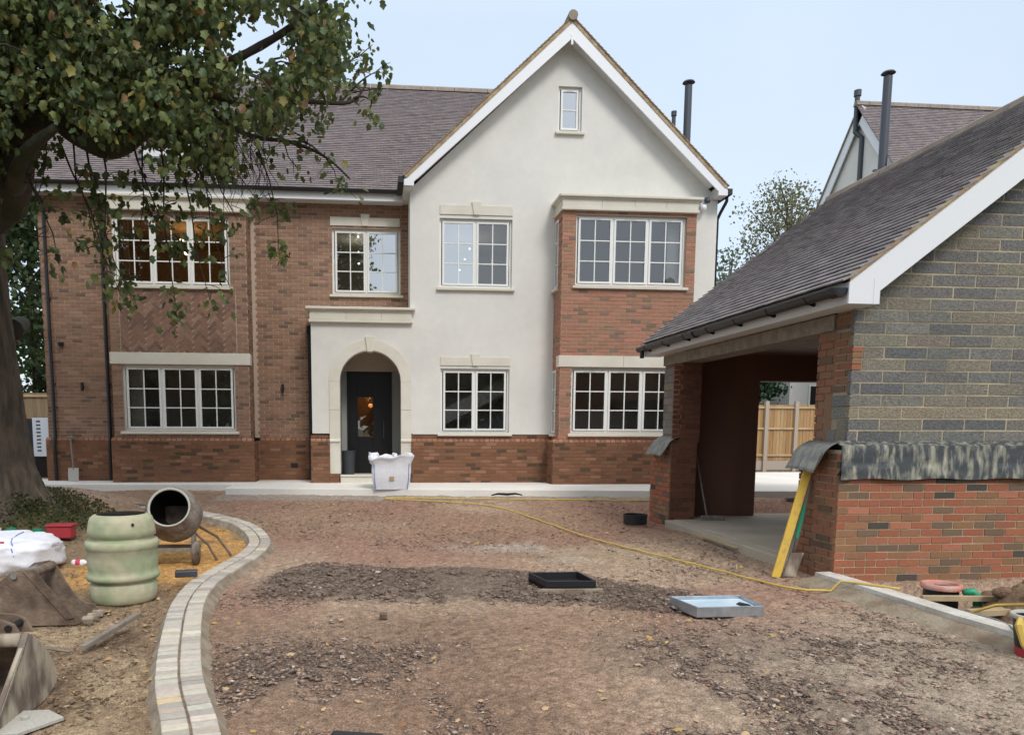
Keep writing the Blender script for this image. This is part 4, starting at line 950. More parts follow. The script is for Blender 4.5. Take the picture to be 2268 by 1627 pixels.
# roof
SG = Vector((1, 0, PITCH)).normalized(); Ls = 3.09 / SG.x
YR0, YR1 = 6.74, 12.12
def gar_order(t): return t[0].y - 6.7 + 0.0 * t[2] + abs(t[0].x - 5.3) * 0.6
roof('roof_tiles', gar, (4.33, YR1, 2.857), (0, -1, 0), SG, YR1 - YR0, Ls + 0.04, PAL_TG, nsingle=300, order=gar_order)
nG = Vector((-PITCH, 0, 1)).normalized()
MB().add([(4.37, YR0, 2.875), (4.37, YR1, 2.875), (RXc, YR1, 2.875 + 3.1 * PITCH), (RXc, YR0, 2.875 + 3.1 * PITCH)], [(0, 1, 2, 3)]).add([(2 * RXc - 4.37, YR0, 2.875), (RXc, YR0, 2.875 + 3.1 * PITCH), (RXc, YR1, 2.875 + 3.1 * PITCH), (2 * RXc - 4.37, YR1, 2.875)], [(0, 1, 2, 3)]).build('roof_deck', M['gutter'], gar)
y = YR0
while y < YR1 - 0.05:
    zz = 2.875 + 3.1 * PITCH
    MB().prism([(RXc - 0.14, zz - 0.075), (RXc - 0.10, zz + 0.03), (RXc, zz + 0.085), (RXc + 0.10, zz + 0.03), (RXc + 0.14, zz - 0.075)], 'Y', y, min(y + 0.443, YR1)).build('ridge_tile', M['ridge'], gar, bevel=0.01); y += 0.45
# verge: mortar bed, bargeboard with boxed foot
for side in (0, 1):
    mx_ = (lambda x: x) if side == 0 else (lambda x: 2 * RXc - x)
    P1 = [(mx_(4.385), 2.865), (mx_(RXc), 2.865 + 3.085 * PITCH), (mx_(RXc), 2.865 + 3.085 * PITCH - 0.28), (mx_(4.69), 2.79), (mx_(4.69), 2.668), (mx_(4.385), 2.668)]
    if side: P1 = P1[::-1]
    bb = MB().prism(P1, 'Y', YR0 + 0.01, YR0 + 0.032).build('bargeboard', M['white'], gar)
    V1 = [(mx_(4.385), 2.868), (mx_(RXc), 2.868 + 3.085 * PITCH), (mx_(RXc), 2.868 + 3.085 * PITCH + 0.05), (mx_(4.385), 2.915)]
    MB().prism(V1, 'Y', YR0 + 0.004, YR0 + 0.12).build('verge_mortar', M['verge'], gar)
    S1 = [(mx_(4.412), 2.668), (mx_(4.69), 2.668), (mx_(4.69), 2.78), (mx_(4.412), 2.78)]
    MB().prism(S1, 'Y', YR0 + 0.034, fy0 + 0.01).build('box_end', M['soffit'], gar)
box('bargeboard_joint', M['soffit'], gar, 4.625, 4.629, YR0 + 0.0085, YR0 + 0.0098, 2.67, 2.90)
MB().box(4.385, 4.41, YR0 + 0.034, YR1 - 0.02, 2.668, 2.884).build('fascia', M['soffit'], gar)
box('soffit', M['soffit'], gar, 4.41, UX + 0.02, fy0 + 0.02, YR1 - 0.02, 2.668, 2.684)
box('fascia', M['soffit'], gar, 4.41, 4.66, YR1 - 0.05, YR1 - 0.02, 2.685, 2.83)
# gutter
P_ = [(4.32 - 0.062 * math.cos(t), 2.815 - 0.072 * math.sin(t)) for t in np.linspace(0, math.pi, 11)] + [(4.32 + 0.056 * math.cos(t), 2.812 - 0.066 * math.sin(t)) for t in np.linspace(0, math.pi, 11)]
MB().prism(P_, 'Y', YR0 + 0.03, YR1 + 0.05).build('gutter', M['gutter'], gar)
y = 7.3
while y < 12.1:
    MB().prism([(4.32 - 0.069 * math.cos(t), 2.815 - 0.080 * math.sin(t)) for t in np.linspace(0, math.pi, 11)] + [(4.39, 2.815), (4.39, 2.72)], 'Y', y - 0.02, y + 0.02).build('gutter_bracket', M['gutter'], gar); y += 0.75
for yy in (YR0 + 0.03, 9.95):
    MB().prism([(4.32 - 0.078 * math.cos(t), 2.817 - 0.088 * math.sin(t)) for t in np.linspace(0, math.pi, 13)], 'Y', yy, yy + (0.13 if yy < 8 else 0.09)).build('gutter_union', M['gutter'], gar, bevel=0.004)
MB().tube([(4.32, YR1 - 0.1, 2.76), (4.32, YR1 - 0.1, 2.64)], 0.035, 10).build('gutter_outlet', M['gutter'], gar)
# damp proof membrane draped over the plinth step
def drape(name, m, path_u, fold, nz_=9, seed=0, nrm=(0, -1, 0), along=(1, 0, 0), org=(0, 0, 0), amp=0.006, flat=False):
    """sheet: along the wall u, dropping from z top to bottom with a bulge outwards"""
    mb = MB(); nu = len(path_u); vs = []
    nrm = Vector(nrm); al = Vector(along); org = Vector(org)
    for i, u_ in enumerate(path_u):
        for k in range(nz_):
            t = k / (nz_ - 1); off, z_ = fold(t, u_)
            w_ = amp * (float(vn(u_ * 1.0 + seed, t * 0.9, 0.16, 1)) - 0.5) * 2 * min(1, 3 * t)
            vs.append(org + al * u_ + nrm * (off + w_) + Vector((0, 0, z_ + 0.008 * math.sin(u_ * 9 + seed) * t)))
    fs = [(i * nz_ + k, (i + 1) * nz_ + k, (i + 1) * nz_ + k + 1, i * nz_ + k + 1) for i in range(nu - 1) for k in range(nz_ - 1)]
    o_ = mb.add(vs, fs).build(name, m, gar, smooth=not flat)
    s_ = o_.modifiers.new('solid', 'SOLIDIFY'); s_.thickness = 0.004
    return o_
def fold1(t, u_):
    z_ = 1.385 - 0.365 * t; off = 0.130 * min(1, t / 0.12) + 0.022 * t + 0.006 * math.sin(u_ * 4.3)
    return off, z_
drape('damp_membrane', M['membrane'], list(np.arange(-0.14, 5.65, 0.05)), fold1, nz_=26, org=(UX, UY, 0), flat=True)
def fold2(t, u_):
    z_ = 1.385 - (0.30 + 0.0 * u_) * t - 0.10 * max(0, 0.30 - u_) * t; off = 0.10 * min(1, t / 0.3) ** 0.6 + 0.16 * t
    if u_ < 0.16: z_ += 0.22 * (0.16 - u_) / 0.16 * t; off += 0.03 * (0.16 - u_) / 0.16
    return off, z_
drape('damp_membrane', M['membrane2'], list(np.arange(0.0, 0.70, 0.04)), fold2, nrm=(-1, 0, 0), along=(0, 1, 0), org=(UX, UY - 0.03, 0), seed=3)
drape('damp_membrane', M['membrane2'], list(np.arange(-0.02, 0.72, 0.05)), lambda t, u_: (0.10 * min(1, t / 0.3) ** 0.6 + 0.20 * t, 1.39 - 0.30 * t), nrm=(-1, 0, 0), along=(0, 1, 0), org=(UX, FA, 0), seed=5)
MB().prism([(PX - 0.02, 1.10), (UX - 0.01, 1.35), (UX - 0.01, 1.12)], 'Y', FA + 0.60, FA + 0.68).build('membrane_gap_shade', M['gap_black'], gar)  # dark wedge drawn for the shaded gap behind the sheet
MB().prism([(UX - 0.16, 1.05), (UX - 0.02, 1.30), (UX - 0.02, 1.03)], 'Y', PY - 0.02, PY + 0.01).build('membrane_gap_shade', M['gap_black'], gar)  # dark wedge drawn as the shaded triangular hole at the corner

# ------------------------------------------------------------------ neighbour house
nb = thing('house', 'neighbouring white rendered house with a steep tiled roof and tall flues', 'house', (17, 22.4, 0))
NX = 17.0; NY, NZ = 26.0, 12.75; npch = 1.25
hwid = 3.6
MB().prism([(NY - hwid, 0), (NY + hwid, 0), (NY + hwid, NZ - hwid * npch - 0.25), (NY, NZ - 0.25), (NY - hwid, NZ - hwid * npch - 0.25)], 'X', NX, NX + 9).build('wall', M['render'], nb)
for sg in (-1, 1):
    dv = Vector((0, -sg, npch)).normalized(); e0 = Vector((NX - 0.14, NY + sg * 3.8, NZ - 3.8 * npch)); nn_ = Vector((0, sg * npch, 1)).normalized()
    Lb = 3.8 / abs(dv.y)
    MB().obox(e0 - nn_ * 0.40, dv, (1, 0, 0), nn_, Lb, 0.04, 0.34).build('bargeboard', M['white'], nb)
    MB().obox(e0 - nn_ * 0.055 - Vector((0.05, 0, 0)), dv, (1, 0, 0), nn_, Lb, 9.6, 0.05).build('roof_slab', M['ridge'], nb)
roof('roof_tiles', nb, (NX - 0.3, NY - 3.8, NZ - 3.8 * npch), (1, 0, 0), (0, 1, npch), 9.6, 3.8 / Vector((0, 1, npch)).normalized().y, PAL_TILE)
x = NX - 0.3
while x < NX + 9.2:
    MB().prism([(NY - 0.13, NZ - 0.06), (NY - 0.08, NZ + 0.07), (NY, NZ + 0.12), (NY + 0.08, NZ + 0.07), (NY + 0.13, NZ - 0.06)], 'X', x, x + 0.44).build('ridge_tile', M['ridge'], nb); x += 0.45
f = MB().tube([(16.82, 26.1, 13.15), (16.82, 26.1, 11.85), (16.95, 25.9, 11.6), (16.95, 25.9, 9.6)], 0.085, 12).build('vent_pipe', M['flue'], nb)
MB().tube([(16.82, 26.1, 13.05), (16.82, 26.1, 13.25)], 0.12, 12).build('cowl', M['flue'], f)
f = MB().tube([(16.60, 24.2, 9.2), (16.60, 24.2, 12.85)], 0.135, 16).build('flue_pipe', M['flue'], nb)
MB().lathe([(0.22, 0), (0.18, 0.05), (0.001, 0.12)], 16, Matrix.Translation((16.60, 24.2, 12.95))).tube([(16.60, 24.2, 12.84), (16.60, 24.2, 12.97)], 0.05, 8).build('cowl', M['flue'], f)
MB().box(16.3, 17.0, 24.15, 24.25, 9.9, 9.96).build('flue_bracket', M['flue'], nb)
# its lower wing, seen through the garage
MB().box(15.55, 20.0, 27.2, 34.0, 0, 3.8).build('wall', M['render'], nb)
wn = MB().box(16.28, 17.5, 27.14, 27.18, 2.35, 2.41).box(16.28, 17.5, 27.14, 27.18, 3.10, 3.16).box(16.28, 16.34, 27.14, 27.18, 2.41, 3.10).box(16.72, 16.78, 27.14, 27.18, 2.41, 3.10).box(17.44, 17.5, 27.14, 27.18, 2.41, 3.10).build('window', M['upvc'], nb)
MB().box(16.34, 16.72, 27.155, 27.165, 2.41, 3.10).build('pane', M['hollow'], wn); MB().box(16.78, 17.44, 27.155, 27.165, 2.41, 3.10).build('pane', M['hollow'], wn)
box('sill', M['stone'], wn, 16.23, 17.55, 27.05, 27.2, 2.28, 2.35)

# ------------------------------------------------------------------ fences
def fence(name, label, xs, y, z0, z1, cols, rails=True, dy=0.0):
    f_ = thing('fence', label, 'fence', (xs[0], y, z0))
    for i, xp in enumerate(xs):
        yy = y + dy * i
        MB().box(xp - 0.055, xp + 0.055, yy - 0.10, yy + 0.02, z0 - 0.1, z1 + 0.10).build('post', M['post'], f_)
        if i == len(xs) - 1: break
        xb = xs[i + 1]; ye = y + dy * (i + 1)
        MB().add([(xp, yy - 0.03, z0), (xb, ye - 0.03, z0), (xb, ye - 0.03, z0 + 0.28), (xp, yy - 0.03, z0 + 0.28), (xp, yy + 0.02, z0), (xb, ye + 0.02, z0), (xb, ye + 0.02, z0 + 0.28), (xp, yy + 0.02, z0 + 0.28)], [(0, 1, 2, 3), (4, 7, 6, 5), (3, 2, 6, 7)]).build('gravel_board', M['post'], f_)
        for zr in (z0 + 0.42, z0 + (z1 - z0) * 0.62, z1 - 0.12):
            MB().add([(xp, yy - 0.055, zr), (xb, ye - 0.055, zr), (xb, ye - 0.055, zr + 0.06), (xp, yy - 0.055, zr + 0.06), (xp, yy, zr), (xb, ye, zr), (xb, ye, zr + 0.06), (xp, yy, zr + 0.06)], [(0, 1, 2, 3), (3, 2, 6, 7), (0, 4, 5, 1)]).build('rail', M['timber'], f_)
        xx = xp + 0.06; k = 0; w_ = 0.105
        while xx < xb - 0.06:
            me = unit_box(f'fence_board_{z1 - z0:.2f}', w_ - 0.004, 0.014, z1 - z0 - 0.30, M['fence'])
            t_ = (xx - xp) / (xb - xp); yq = yy + (ye - yy) * t_
            inst('board', me, f_, (xx + w_ / 2, yq + 0.004 * (k % 2), (z0 + z1 + 0.28) / 2), pick(cols), (0, R.uniform(-0.004, 0.004), 0.06)); xx += w_; k += 1
    return f_
PF = [(0.5, (0.40, 0.25, 0.115)), (0.3, (0.34, 0.205, 0.09)), (0.2, (0.44, 0.29, 0.15))]
fence('fence', 'tan close board fence with concrete posts seen through the garage', [9.95, 10.9, 11.85, 12.8, 14.7, 16.6], 22.0, 0.25, 2.24, PF)
PF2 = [(0.5, (0.25, 0.19, 0.115)), (0.5, (0.22, 0.165, 0.10))]
fence('fence', 'brown board fence beyond the left end of the house', [-14.2, -12.4, -10.6, -8.8], 21.5, 0.3, 2.42, PF2)

# ------------------------------------------------------------------ trees
def frame_rot(n, hang): return rand_rot(n, hang)
OAKC = np.array([(0.115, 0.150, 0.052), (0.150, 0.180, 0.058), (0.080, 0.118, 0.050), (0.26, 0.225, 0.062), (0.27, 0.16, 0.075), (0.20, 0.235, 0.095)])
OAKP = [0.32, 0.24, 0.25, 0.06, 0.025, 0.105]
oak = thing('oak_tree', 'big tree leaning in from the left with autumn leaves hanging before the house', 'tree', (-5.35, 11.0, 0.4))
# trunk
def trunk():
    mb = MB(); n = 110; prof = [(0.25, 0.90), (0.40, 0.74), (0.60, 0.61), (0.95, 0.52), (1.6, 0.475), (2.4, 0.45), (3.2, 0.43), (4.0, 0.44), (4.6, 0.46), (5.2, 0.41), (6.2, 0.36), (7.5, 0.30)]
    vs = []; zz = np.linspace(0.25, 7.5, 130); rr0 = np.interp(zz, [p[0] for p in prof], [p[1] for p in prof])
    for z_, r_ in zip(zz, rr0):
        for k in range(n):
            w_ = 2 * math.pi * k / n
            cx_, sy_ = math.cos(w_), math.sin(w_)
            rid = float(vn(w_ * 3.2 + (0 if k else 0), z_ * 0.55, 0.22, 3)); rid = abs(rid - 0.5) * 2
            q = 1 + 0.16 * math.sin(5 * w_ + 1) * max(0, (1.1 - z_)) + 0.05 * math.sin(3 * w_ + z_) - 0.07 * (1 - rid) ** 3 + 0.03 * (float(vn(w_ * 3, z_, 0.09, 5)) - 0.5)
            vs.append((-5.36 - 0.035 * z_ + r_ * q * cx_, 11.0 + r_ * q * sy_, z_))
    m_ = len(zz); fs = [(i * n + k, i * n + (k + 1) % n, (i + 1) * n + (k + 1) % n, (i + 1) * n + k) for i in range(m_ - 1) for k in range(n)]
    return mb.add(vs, fs).build('trunk', M['bark'], oak, smooth=True)
trunk()
def limb(path, r0, r1, name='limb', m='limb', n=10):
    P_ = [Vector(p) for p in path]; Q = []
    for i in range(len(P_) - 1):
        for k in range(5):
            t = k / 5; p0 = P_[max(i - 1, 0)]; p1 = P_[i]; p2 = P_[i + 1]; p3 = P_[min(i + 2, len(P_) - 1)]
            Q.append(0.5 * ((2 * p1) + (-p0 + p2) * t + (2 * p0 - 5 * p1 + 4 * p2 - p3) * t * t + (-p0 + 3 * p1 - 3 * p2 + p3) * t ** 3))
    Q.append(P_[-1]); rs = [r0 + (r1 - r0) * i / (len(Q) - 1) for i in range(len(Q))]
    rs = [r * R.uniform(0.92, 1.08) for r in rs]
    MB().tube(Q, rs, n).build(name, M[m], oak, smooth=True); return Q
LIMBS = []
LIMBS.append(limb([(-5.4, 11.0, 4.2), (-4.6, 10.2, 4.3), (-4.05, 9.4, 4.75), (-3.6, 9.1, 4.98), (-3.25, 9.0, 4.74), (-2.9, 9.0, 4.60), (-2.5, 8.95, 4.86), (-2.1, 8.9, 5.25), (-1.6, 8.9, 5.5)], 0.24, 0.06))
LIMBS.append(limb([(-5.3, 11.0, 5.0), (-4.5, 10.0, 5.35), (-3.9, 9.2, 5.75), (-3.3, 8.9, 6.3), (-2.6, 8.7, 6.9)], 0.25, 0.10))
LIMBS.append(limb([(-4.3, 9.8, 4.45), (-4.0, 9.0, 4.15), (-3.6, 8.4, 4.3), (-3.2, 8.2, 4.5)], 0.12, 0.04))
LIMBS.append(limb([(-2.75, 9.0, 4.70), (-2.85, 9.0, 5.2), (-2.6, 9.0, 5.7), (-2.2, 9.1, 6.2)], 0.09, 0.04))
LIMBS.append(limb([(-2.1, 8.9, 5.25), (-1.4, 9.1, 5.15), (-0.9, 9.2, 5.25), (-0.3, 9.3, 5.3), (-0.1, 9.4, 5.55)], 0.05, 0.012, m='twig', n=6))
LIMBS.append(limb([(-1.6, 8.9, 5.5), (-1.0, 9.0, 5.9), (-0.5, 9.0, 6.3), (-0.25, 9.0, 6.6)], 0.05, 0.015, m='twig', n=6))
LIMBS.append(limb([(-1.9, 9.0, 5.1), (-1.5, 9.3, 4.9), (-1.0, 9.5, 4.9), (-0.6, 9.5, 4.75), (-0.3, 9.5, 4.5)], 0.035, 0.010, m='twig', n=6))
LIMBS.append(limb([(-5.3, 11.6, 2.9), (-6.2, 14.0, 3.3), (-8.3, 18.2, 3.7)], 0.16, 0.07))
# hanging sprays: (start, end) in X, Y, Z
SPR = [((-3.6, 8.9, 4.9), (-3.75, 8.9, 3.9)), ((-3.3, 8.9, 4.7), (-3.15, 9.0, 3.6)), ((-3.0, 8.9, 4.6), (-3.0, 8.9, 3.2)), ((-2.7, 9.0, 4.7), (-2.35, 9.0, 3.5)),
       ((-2.4, 9.0, 4.8), (-2.3, 9.1, 2.75)), ((-2.3, 9.0, 5.0), (-1.75, 9.1, 3.3)), ((-1.9, 9.0, 5.1), (-1.35, 9.2, 4.1)), ((-1.9, 9.1, 5.0), (-1.6, 9.2, 3.9)), ((-4.0, 9.0, 4.5), (-4.2, 9.0, 3.4)),
       ((-3.2, 9.0, 4.6), (-2.75, 9.0, 2.9)), ((-2.2, 9.0, 4.9), (-1.9, 9.0, 2.95)), ((-3.9, 9.0, 4.6), (-3.55, 9.0, 3.3)), ((-2.6, 9.0, 4.8), (-2.7, 9.1, 3.7)), ((-1.2, 9.4, 4.95), (-0.9, 9.4, 4.55)), ((-0.9, 9.4, 4.9), (-0.45, 9.5, 4.45)), ((-4.4, 9.3, 4.6), (-4.6, 9.0, 3.9)),
       ((-0.5, 9.3, 5.3), (-0.02, 9.4, 6.0)), ((-0.3, 9.3, 5.4), (0.02, 9.4, 5.7)), ((-0.25, 9.3, 5.35), (-0.02, 9.4, 5.15)), ((-0.6, 9.3, 6.6), (-0.1, 9.3, 6.5)), ((-1.2, 9.3, 5.0), (-0.75, 9.4, 4.75)), ((-0.4, 9.3, 5.3), (0.05, 9.4, 5.5)), ((-1.5, 9.2, 5.0), (-1.15, 9.3, 3.6)), ((-3.5, 9.0, 4.7), (-2.95, 9.2, 3.0))]
LP = []; LS = []
def add_cluster(c, n_, rad, smin=0.05, smax=0.118):
    c = np.array(c); p = NR.randn(n_, 3) * np.array([rad, rad, rad * 0.8]) + c; LP.append(p); LS.append(smin + (smax - smin) * NR.rand(n_))
tw = MB()
for a_, b_ in SPR:
    a_ = Vector(a_); b_ = Vector(b_); mid = (a_ + b_) / 2 + Vector((R.uniform(-0.12, 0.12), R.uniform(-0.1, 0.1), 0.08))
    pts = [a_, a_ * 0.55 + mid * 0.5 - Vector((0, 0, 0)) * 1 + (mid - a_) * 0.05 if False else a_.lerp(mid, 0.5) + Vector((R.uniform(-0.04, 0.04), 0, 0.03)), mid, mid.lerp(b_, 0.5) + Vector((R.uniform(-0.05, 0.05), 0, 0)), b_]
    tw.tube(pts, [0.014, 0.011, 0.009, 0.007, 0.004], 5)
    L_ = (b_ - a_).length
    nn = int(L_ * 11)
    for k in range(nn):
        t = R.uniform(0.25, 1.05); p = a_.lerp(mid, t * 2) if t < 0.5 else mid.lerp(b_, t * 2 - 1)
        side = Vector((R.uniform(-0.22, 0.22), R.uniform(-0.18, 0.18), R.uniform(-0.12, 0.08)))
        tw.tube([p, p + side * 0.6 + Vector((0, 0, 0.02)), p + side], [0.005, 0.004, 0.003], 4)
        if R.random() < 0.62: add_cluster(p + side, R.randint(3, 7), 0.055)
    add_cluster(b_, 7, 0.08)
# crown volume: outline in X,Z on the sheet Y = 9.2, filled with twig clusters
CR = [(-7.0, 3.9), (-4.9, 4.1), (-4.3, 4.55), (-3.9, 5.15), (-3.4, 5.05), (-3.1, 4.75), (-2.6, 4.85), (-2.3, 4.50), (-1.85, 4.45), (-1.6, 4.75), (-1.35, 5.0), (-0.9, 4.95), (-0.55, 5.15), (-0.50, 5.6), (-0.38, 6.0), (-0.38, 6.4), (-0.15, 6.75), (-0.2, 8.6), (-7.0, 8.6)]
def inpoly(x, z, P_):
    c = False; j = len(P_) - 1
    for i in range(len(P_)):
        if (P_[i][1] > z) != (P_[j][1] > z) and x < (P_[j][0] - P_[i][0]) * (z - P_[i][1]) / (P_[j][1] - P_[i][1]) + P_[i][0]: c = not c
        j = i
    return c
cnt = 0
while cnt < 7600:
    x_, z_ = R.uniform(-6.8, 0.0), R.uniform(3.9, 8.2)
    if not inpoly(x_, z_, CR): continue
    k = R.uniform(0.84, 1.26)     # depth: near twigs hang a little lower and nearer the axis
    y_ = 9.2 * k
    if x_ > -1.7 and float(vn(x_, z_, 0.42, 2)) < 0.44: continue
    if x_ > -2.8 and float(vn(x_, z_ + 5, 0.26, 5)) < 0.36: continue
    if x_ <= -2.8 and float(vn(x_, z_ + 5, 0.35, 6)) < 0.26: continue
    xx, zz = x_ * (1 + (k - 1) * 0.9), 1.5 + (z_ - 1.5) * (1 + (k - 1) * 0.9)
    add_cluster((xx, y_, zz), R.randint(7, 12), 0.12); cnt += 1
    if cnt % 9 == 0:
        q = Vector((xx, y_, zz)); e_ = q + Vector((R.uniform(-0.35, 0.1), R.uniform(-0.2, 0.2), R.uniform(-0.1, 0.3)))
        tw.tube([e_, (e_ + q) / 2 + Vector((0, 0, 0.04)), q], [0.012, 0.009, 0.005], 4)
# bare tangled twigs below the crown
for k in range(46):
    p = Vector((R.uniform(-2.0, -1.25), R.uniform(9.0, 9.5), R.uniform(4.5, 5.0))); pts = [p]
    for q in range(4): pts.append(pts[-1] + Vector((R.uniform(-0.10, 0.14), R.uniform(-0.05, 0.05), R.uniform(-0.24, -0.05))))
    tw.tube(pts, [0.006, 0.005, 0.004, 0.003, 0.002], 4)
tw.build('twigs', M['twig'], oak)['kind'] = 'stuff'
P = np.concatenate(LP); S = np.concatenate(LS); n = len(P)
cl = OAKC[NR.choice(6, n, p=OAKP)] * (0.6 + 0.8 * NR.rand(n, 1))
lf = leaf_mesh('leaves', P - np.array(W[oak]), S, cl, M['leaf'], rand_rot(n, 0.9))
lf.parent = oak; lf['kind'] = 'stuff'
# ivy and moss round the foot
n = 8000; a = NR.rand(n) * 6.28; r = 0.42 + 0.95 * NR.rand(n) ** 1.5
x = -5.3 + r * np.cos(a) * 1.15; y = 11.0 + r * np.sin(a) * 1.0
hgt = np.maximum(0, 0.22 - 0.30 * (r - 0.45)) * NR.rand(n) * (0.4 + 1.2 * vn(x, y, 0.35, 2))
P = np.stack([x, y, gbase(x, y) + 0.02 + hgt], 1)
cl = np.array([(0.05, 0.065, 0.022), (0.075, 0.09, 0.028), (0.14, 0.13, 0.05), (0.18, 0.13, 0.07)])[NR.choice(4, n, p=[0.45, 0.33, 0.14, 0.08])] * (0.7 + 0.6 * NR.rand(n, 1))
o = leaf_mesh('undergrowth', P, 0.02 + 0.035 * NR.rand(n), cl, M['leaf'], rand_rot(n, -0.3), simple=True)
tag(o, 'dark ivy and moss growing round the foot of the big tree', 'undergrowth', kind='stuff')

def tree(name, label, x, y, z0, h, w_, n_, size, pal, cat='tree', group=None, sparse=0.0, conifer=False, trunk_r=0.18, low=0.25, name2='crown'):
    t = thing(name, label, cat, (x, y, z0), group)
    MB().tube([(x, y, z0 - 0.3), (x + 0.1, y, z0 + h * 0.4), (x, y, z0 + h * 0.93)], [trunk_r, trunk_r * 0.7, 0.03], 8).build('trunk', M['bark'], t, smooth=True)
    mbb = MB(); cen = []
    nb_ = int(26 + 30 * (1 - sparse))
    for k in range(nb_):
        tt = R.uniform(low, 1.0); a_ = R.uniform(0, 6.28)
        wr = w_ * ((1.03 - tt) ** 0.8 if conifer else (math.sin(math.pi * min(1, (tt - low) / (1.02 - low)) ** 0.75) ** 0.6 * 0.95 + 0.08)) * R.uniform(0.55, 1.05)
        e_ = Vector((x + wr * math.cos(a_), y + wr * math.sin(a_), z0 + h * tt))
        s_ = Vector((x, y, z0 + h * max(0.15, tt - 0.18)))
        mbb.tube([s_, s_.lerp(e_, 0.5) + Vector((0, 0, 0.15)), e_], [trunk_r * 0.3, trunk_r * 0.18, 0.015], 4)
        for q in range(4): cen.append(s_.lerp(e_, R.uniform(0.45, 1.0)) + Vector((R.gauss(0, 0.25), R.gauss(0, 0.25), R.gauss(0, 0.2))))
    mbb.build('branches', M['bark'], t)['kind'] = 'stuff'
    cen = np.array([tuple(c) for c in cen]); ix = NR.randint(0, len(cen), n_)
    P_ = cen[ix] + NR.randn(n_, 3) * np.array([0.34, 0.34, 0.26]) * (w_ / 2.5) ** 0.7
    pal = np.array(pal); cc = pal[NR.randint(0, len(pal), n_)] * (0.7 + 0.6 * NR.rand(n_, 1))
    l_ = leaf_mesh(name2, P_ - np.array(W[t]), size * (0.7 + 0.6 * NR.rand(n_)), cc, M['leaf'], rand_rot(n_, 0.3), simple=True); l_.parent = t; l_['kind'] = 'stuff'
    return t
GD = [(0.03, 0.06, 0.022), (0.045, 0.08, 0.028), (0.06, 0.09, 0.03)]
GL = [(0.19, 0.21, 0.10), (0.22, 0.21, 0.11), (0.25, 0.21, 0.12), (0.15, 0.18, 0.09)]  # lightened leaf tones stand for haze on the trees beyond
GM = [(0.12, 0.17, 0.09), (0.15, 0.19, 0.10), (0.10, 0.15, 0.08)]  # mid greens, also lightened in place of haze
tree('tree', 'thin autumn tree rising beside the neighbour roof', 20.2, 36, 0, 13.8, 3.2, 7500, 0.13, GL, low=0.42, sparse=0.5)
tree('tree', 'bushy green tree between the house corner and the garage roof', 17.6, 37, 0, 9.4, 2.2, 7000, 0.14, GM, low=0.2)
tree('conifer', 'pale feathery conifer just right of the house wall', 13.9, 29, 0, 8.3, 1.7, 7500, 0.13, [(0.14, 0.19, 0.12), (0.17, 0.22, 0.14), (0.11, 0.15, 0.09)], conifer=True, low=0.1)
tree('tree', 'low rusty green tree in front of the feathery conifer', 15.9, 33, 0, 7.2, 2.2, 7500, 0.13, GL, low=0.15)
tree('tree', 'bare twiggy treetop above the far right roof', 26.2, 34, 0, 15.6, 2.2, 900, 0.12, GL, low=0.5, sparse=0.1)
tree('evergreen', 'dark evergreen tree behind the tan fence', 12.9, 26.0, 0, 5.2, 1.35, 9000, 0.15, [(0.018, 0.05, 0.022), (0.03, 0.07, 0.03)], conifer=False, low=0.05)
tree('evergreen', 'dense evergreen bush left of the one behind the tan fence', 11.6, 26.0, 0, 4.6, 1.6, 7000, 0.15, [(0.018, 0.05, 0.022), (0.03, 0.07, 0.03)], low=0.05)
tree('tree', 'dark leafy tree behind the left fence', -10.6, 24.5, 0, 9.5, 2.8, 13000, 0.16, GD, low=0.08)
tree('tree', 'tall green tree at the far left edge', -14.8, 26, 0, 12.5, 3.6, 12000, 0.17, GD + GL[:2], low=0.12)
for k, (x_, y_, h_) in enumerate([(-13, -17, 9.5), (-5.5, -20, 10.5), (2.5, -18, 8.6), (10, -21, 10.2), (18, -18, 9)]):
    tree('tree', 'broad dark garden tree behind the camera, reflected in the windows, ' + ['leftmost of five', 'second from the left', 'middle of five', 'second from the right', 'rightmost of five'][k], x_, y_, 0, h_, 5.0, 14000, 0.42, [(0.09, 0.11, 0.06), (0.11, 0.13, 0.075)], group='trees reflected in the windows', low=0.12)

# ------------------------------------------------------------------ kerb of paving setts on the left
kerb = thing('paved_edging', 'curved double row of pale setts bedded in mortar along the drive', 'edging', (-1.55, 7, 0))
pts = [(-0.80, 3.0), (-0.87, 3.43), (-1.135, 4.25), (-1.365, 5.21), (-1.55, 6.18), (-1.605, 7.0), (-1.53, 7.74), (-1.435, 8.66), (-1.50, 9.6), (-1.85, 10.65), (-2.45, 11.43), (-3.2, 12.05), (-4.0, 12.6), (-4.65, 13.1)]
# resample
def resample(pts, step):
    P_ = [Vector((p[0], p[1], 0)) for p in pts]; Q = []
    for i in range(len(P_) - 1):
        for k in range(20):
            t = k / 20; p0 = P_[max(i - 1, 0)]; p1 = P_[i]; p2 = P_[i + 1]; p3 = P_[min(i + 2, len(P_) - 1)]
            Q.append(0.5 * ((2 * p1) + (-p0 + p2) * t + (2 * p0 - 5 * p1 + 4 * p2 - p3) * t * t + (-p0 + 3 * p1 - 3 * p2 + p3) * t ** 3))
    Q.append(P_[-1]); out_ = [Q[0]]; acc = 0
    for a_, b_ in zip(Q[:-1], Q[1:]):
        L_ = (b_ - a_).length; d_ = 0
        while acc + (L_ - d_) >= step:
            d_ += step - acc; out_.append(a_.lerp(b_, d_ / L_)); acc = 0
        acc += L_ - d_
    return out_
KQ = resample(pts, 0.079)
me_s = None
PS = [(0.5, (0.50, 0.455, 0.39)), (0.25, (0.41, 0.37, 0.32)), (0.18, (0.58, 0.52, 0.43)), (0.06, (0.50, 0.42, 0.34)), (0.01, (0.60, 0.46, 0.30))]
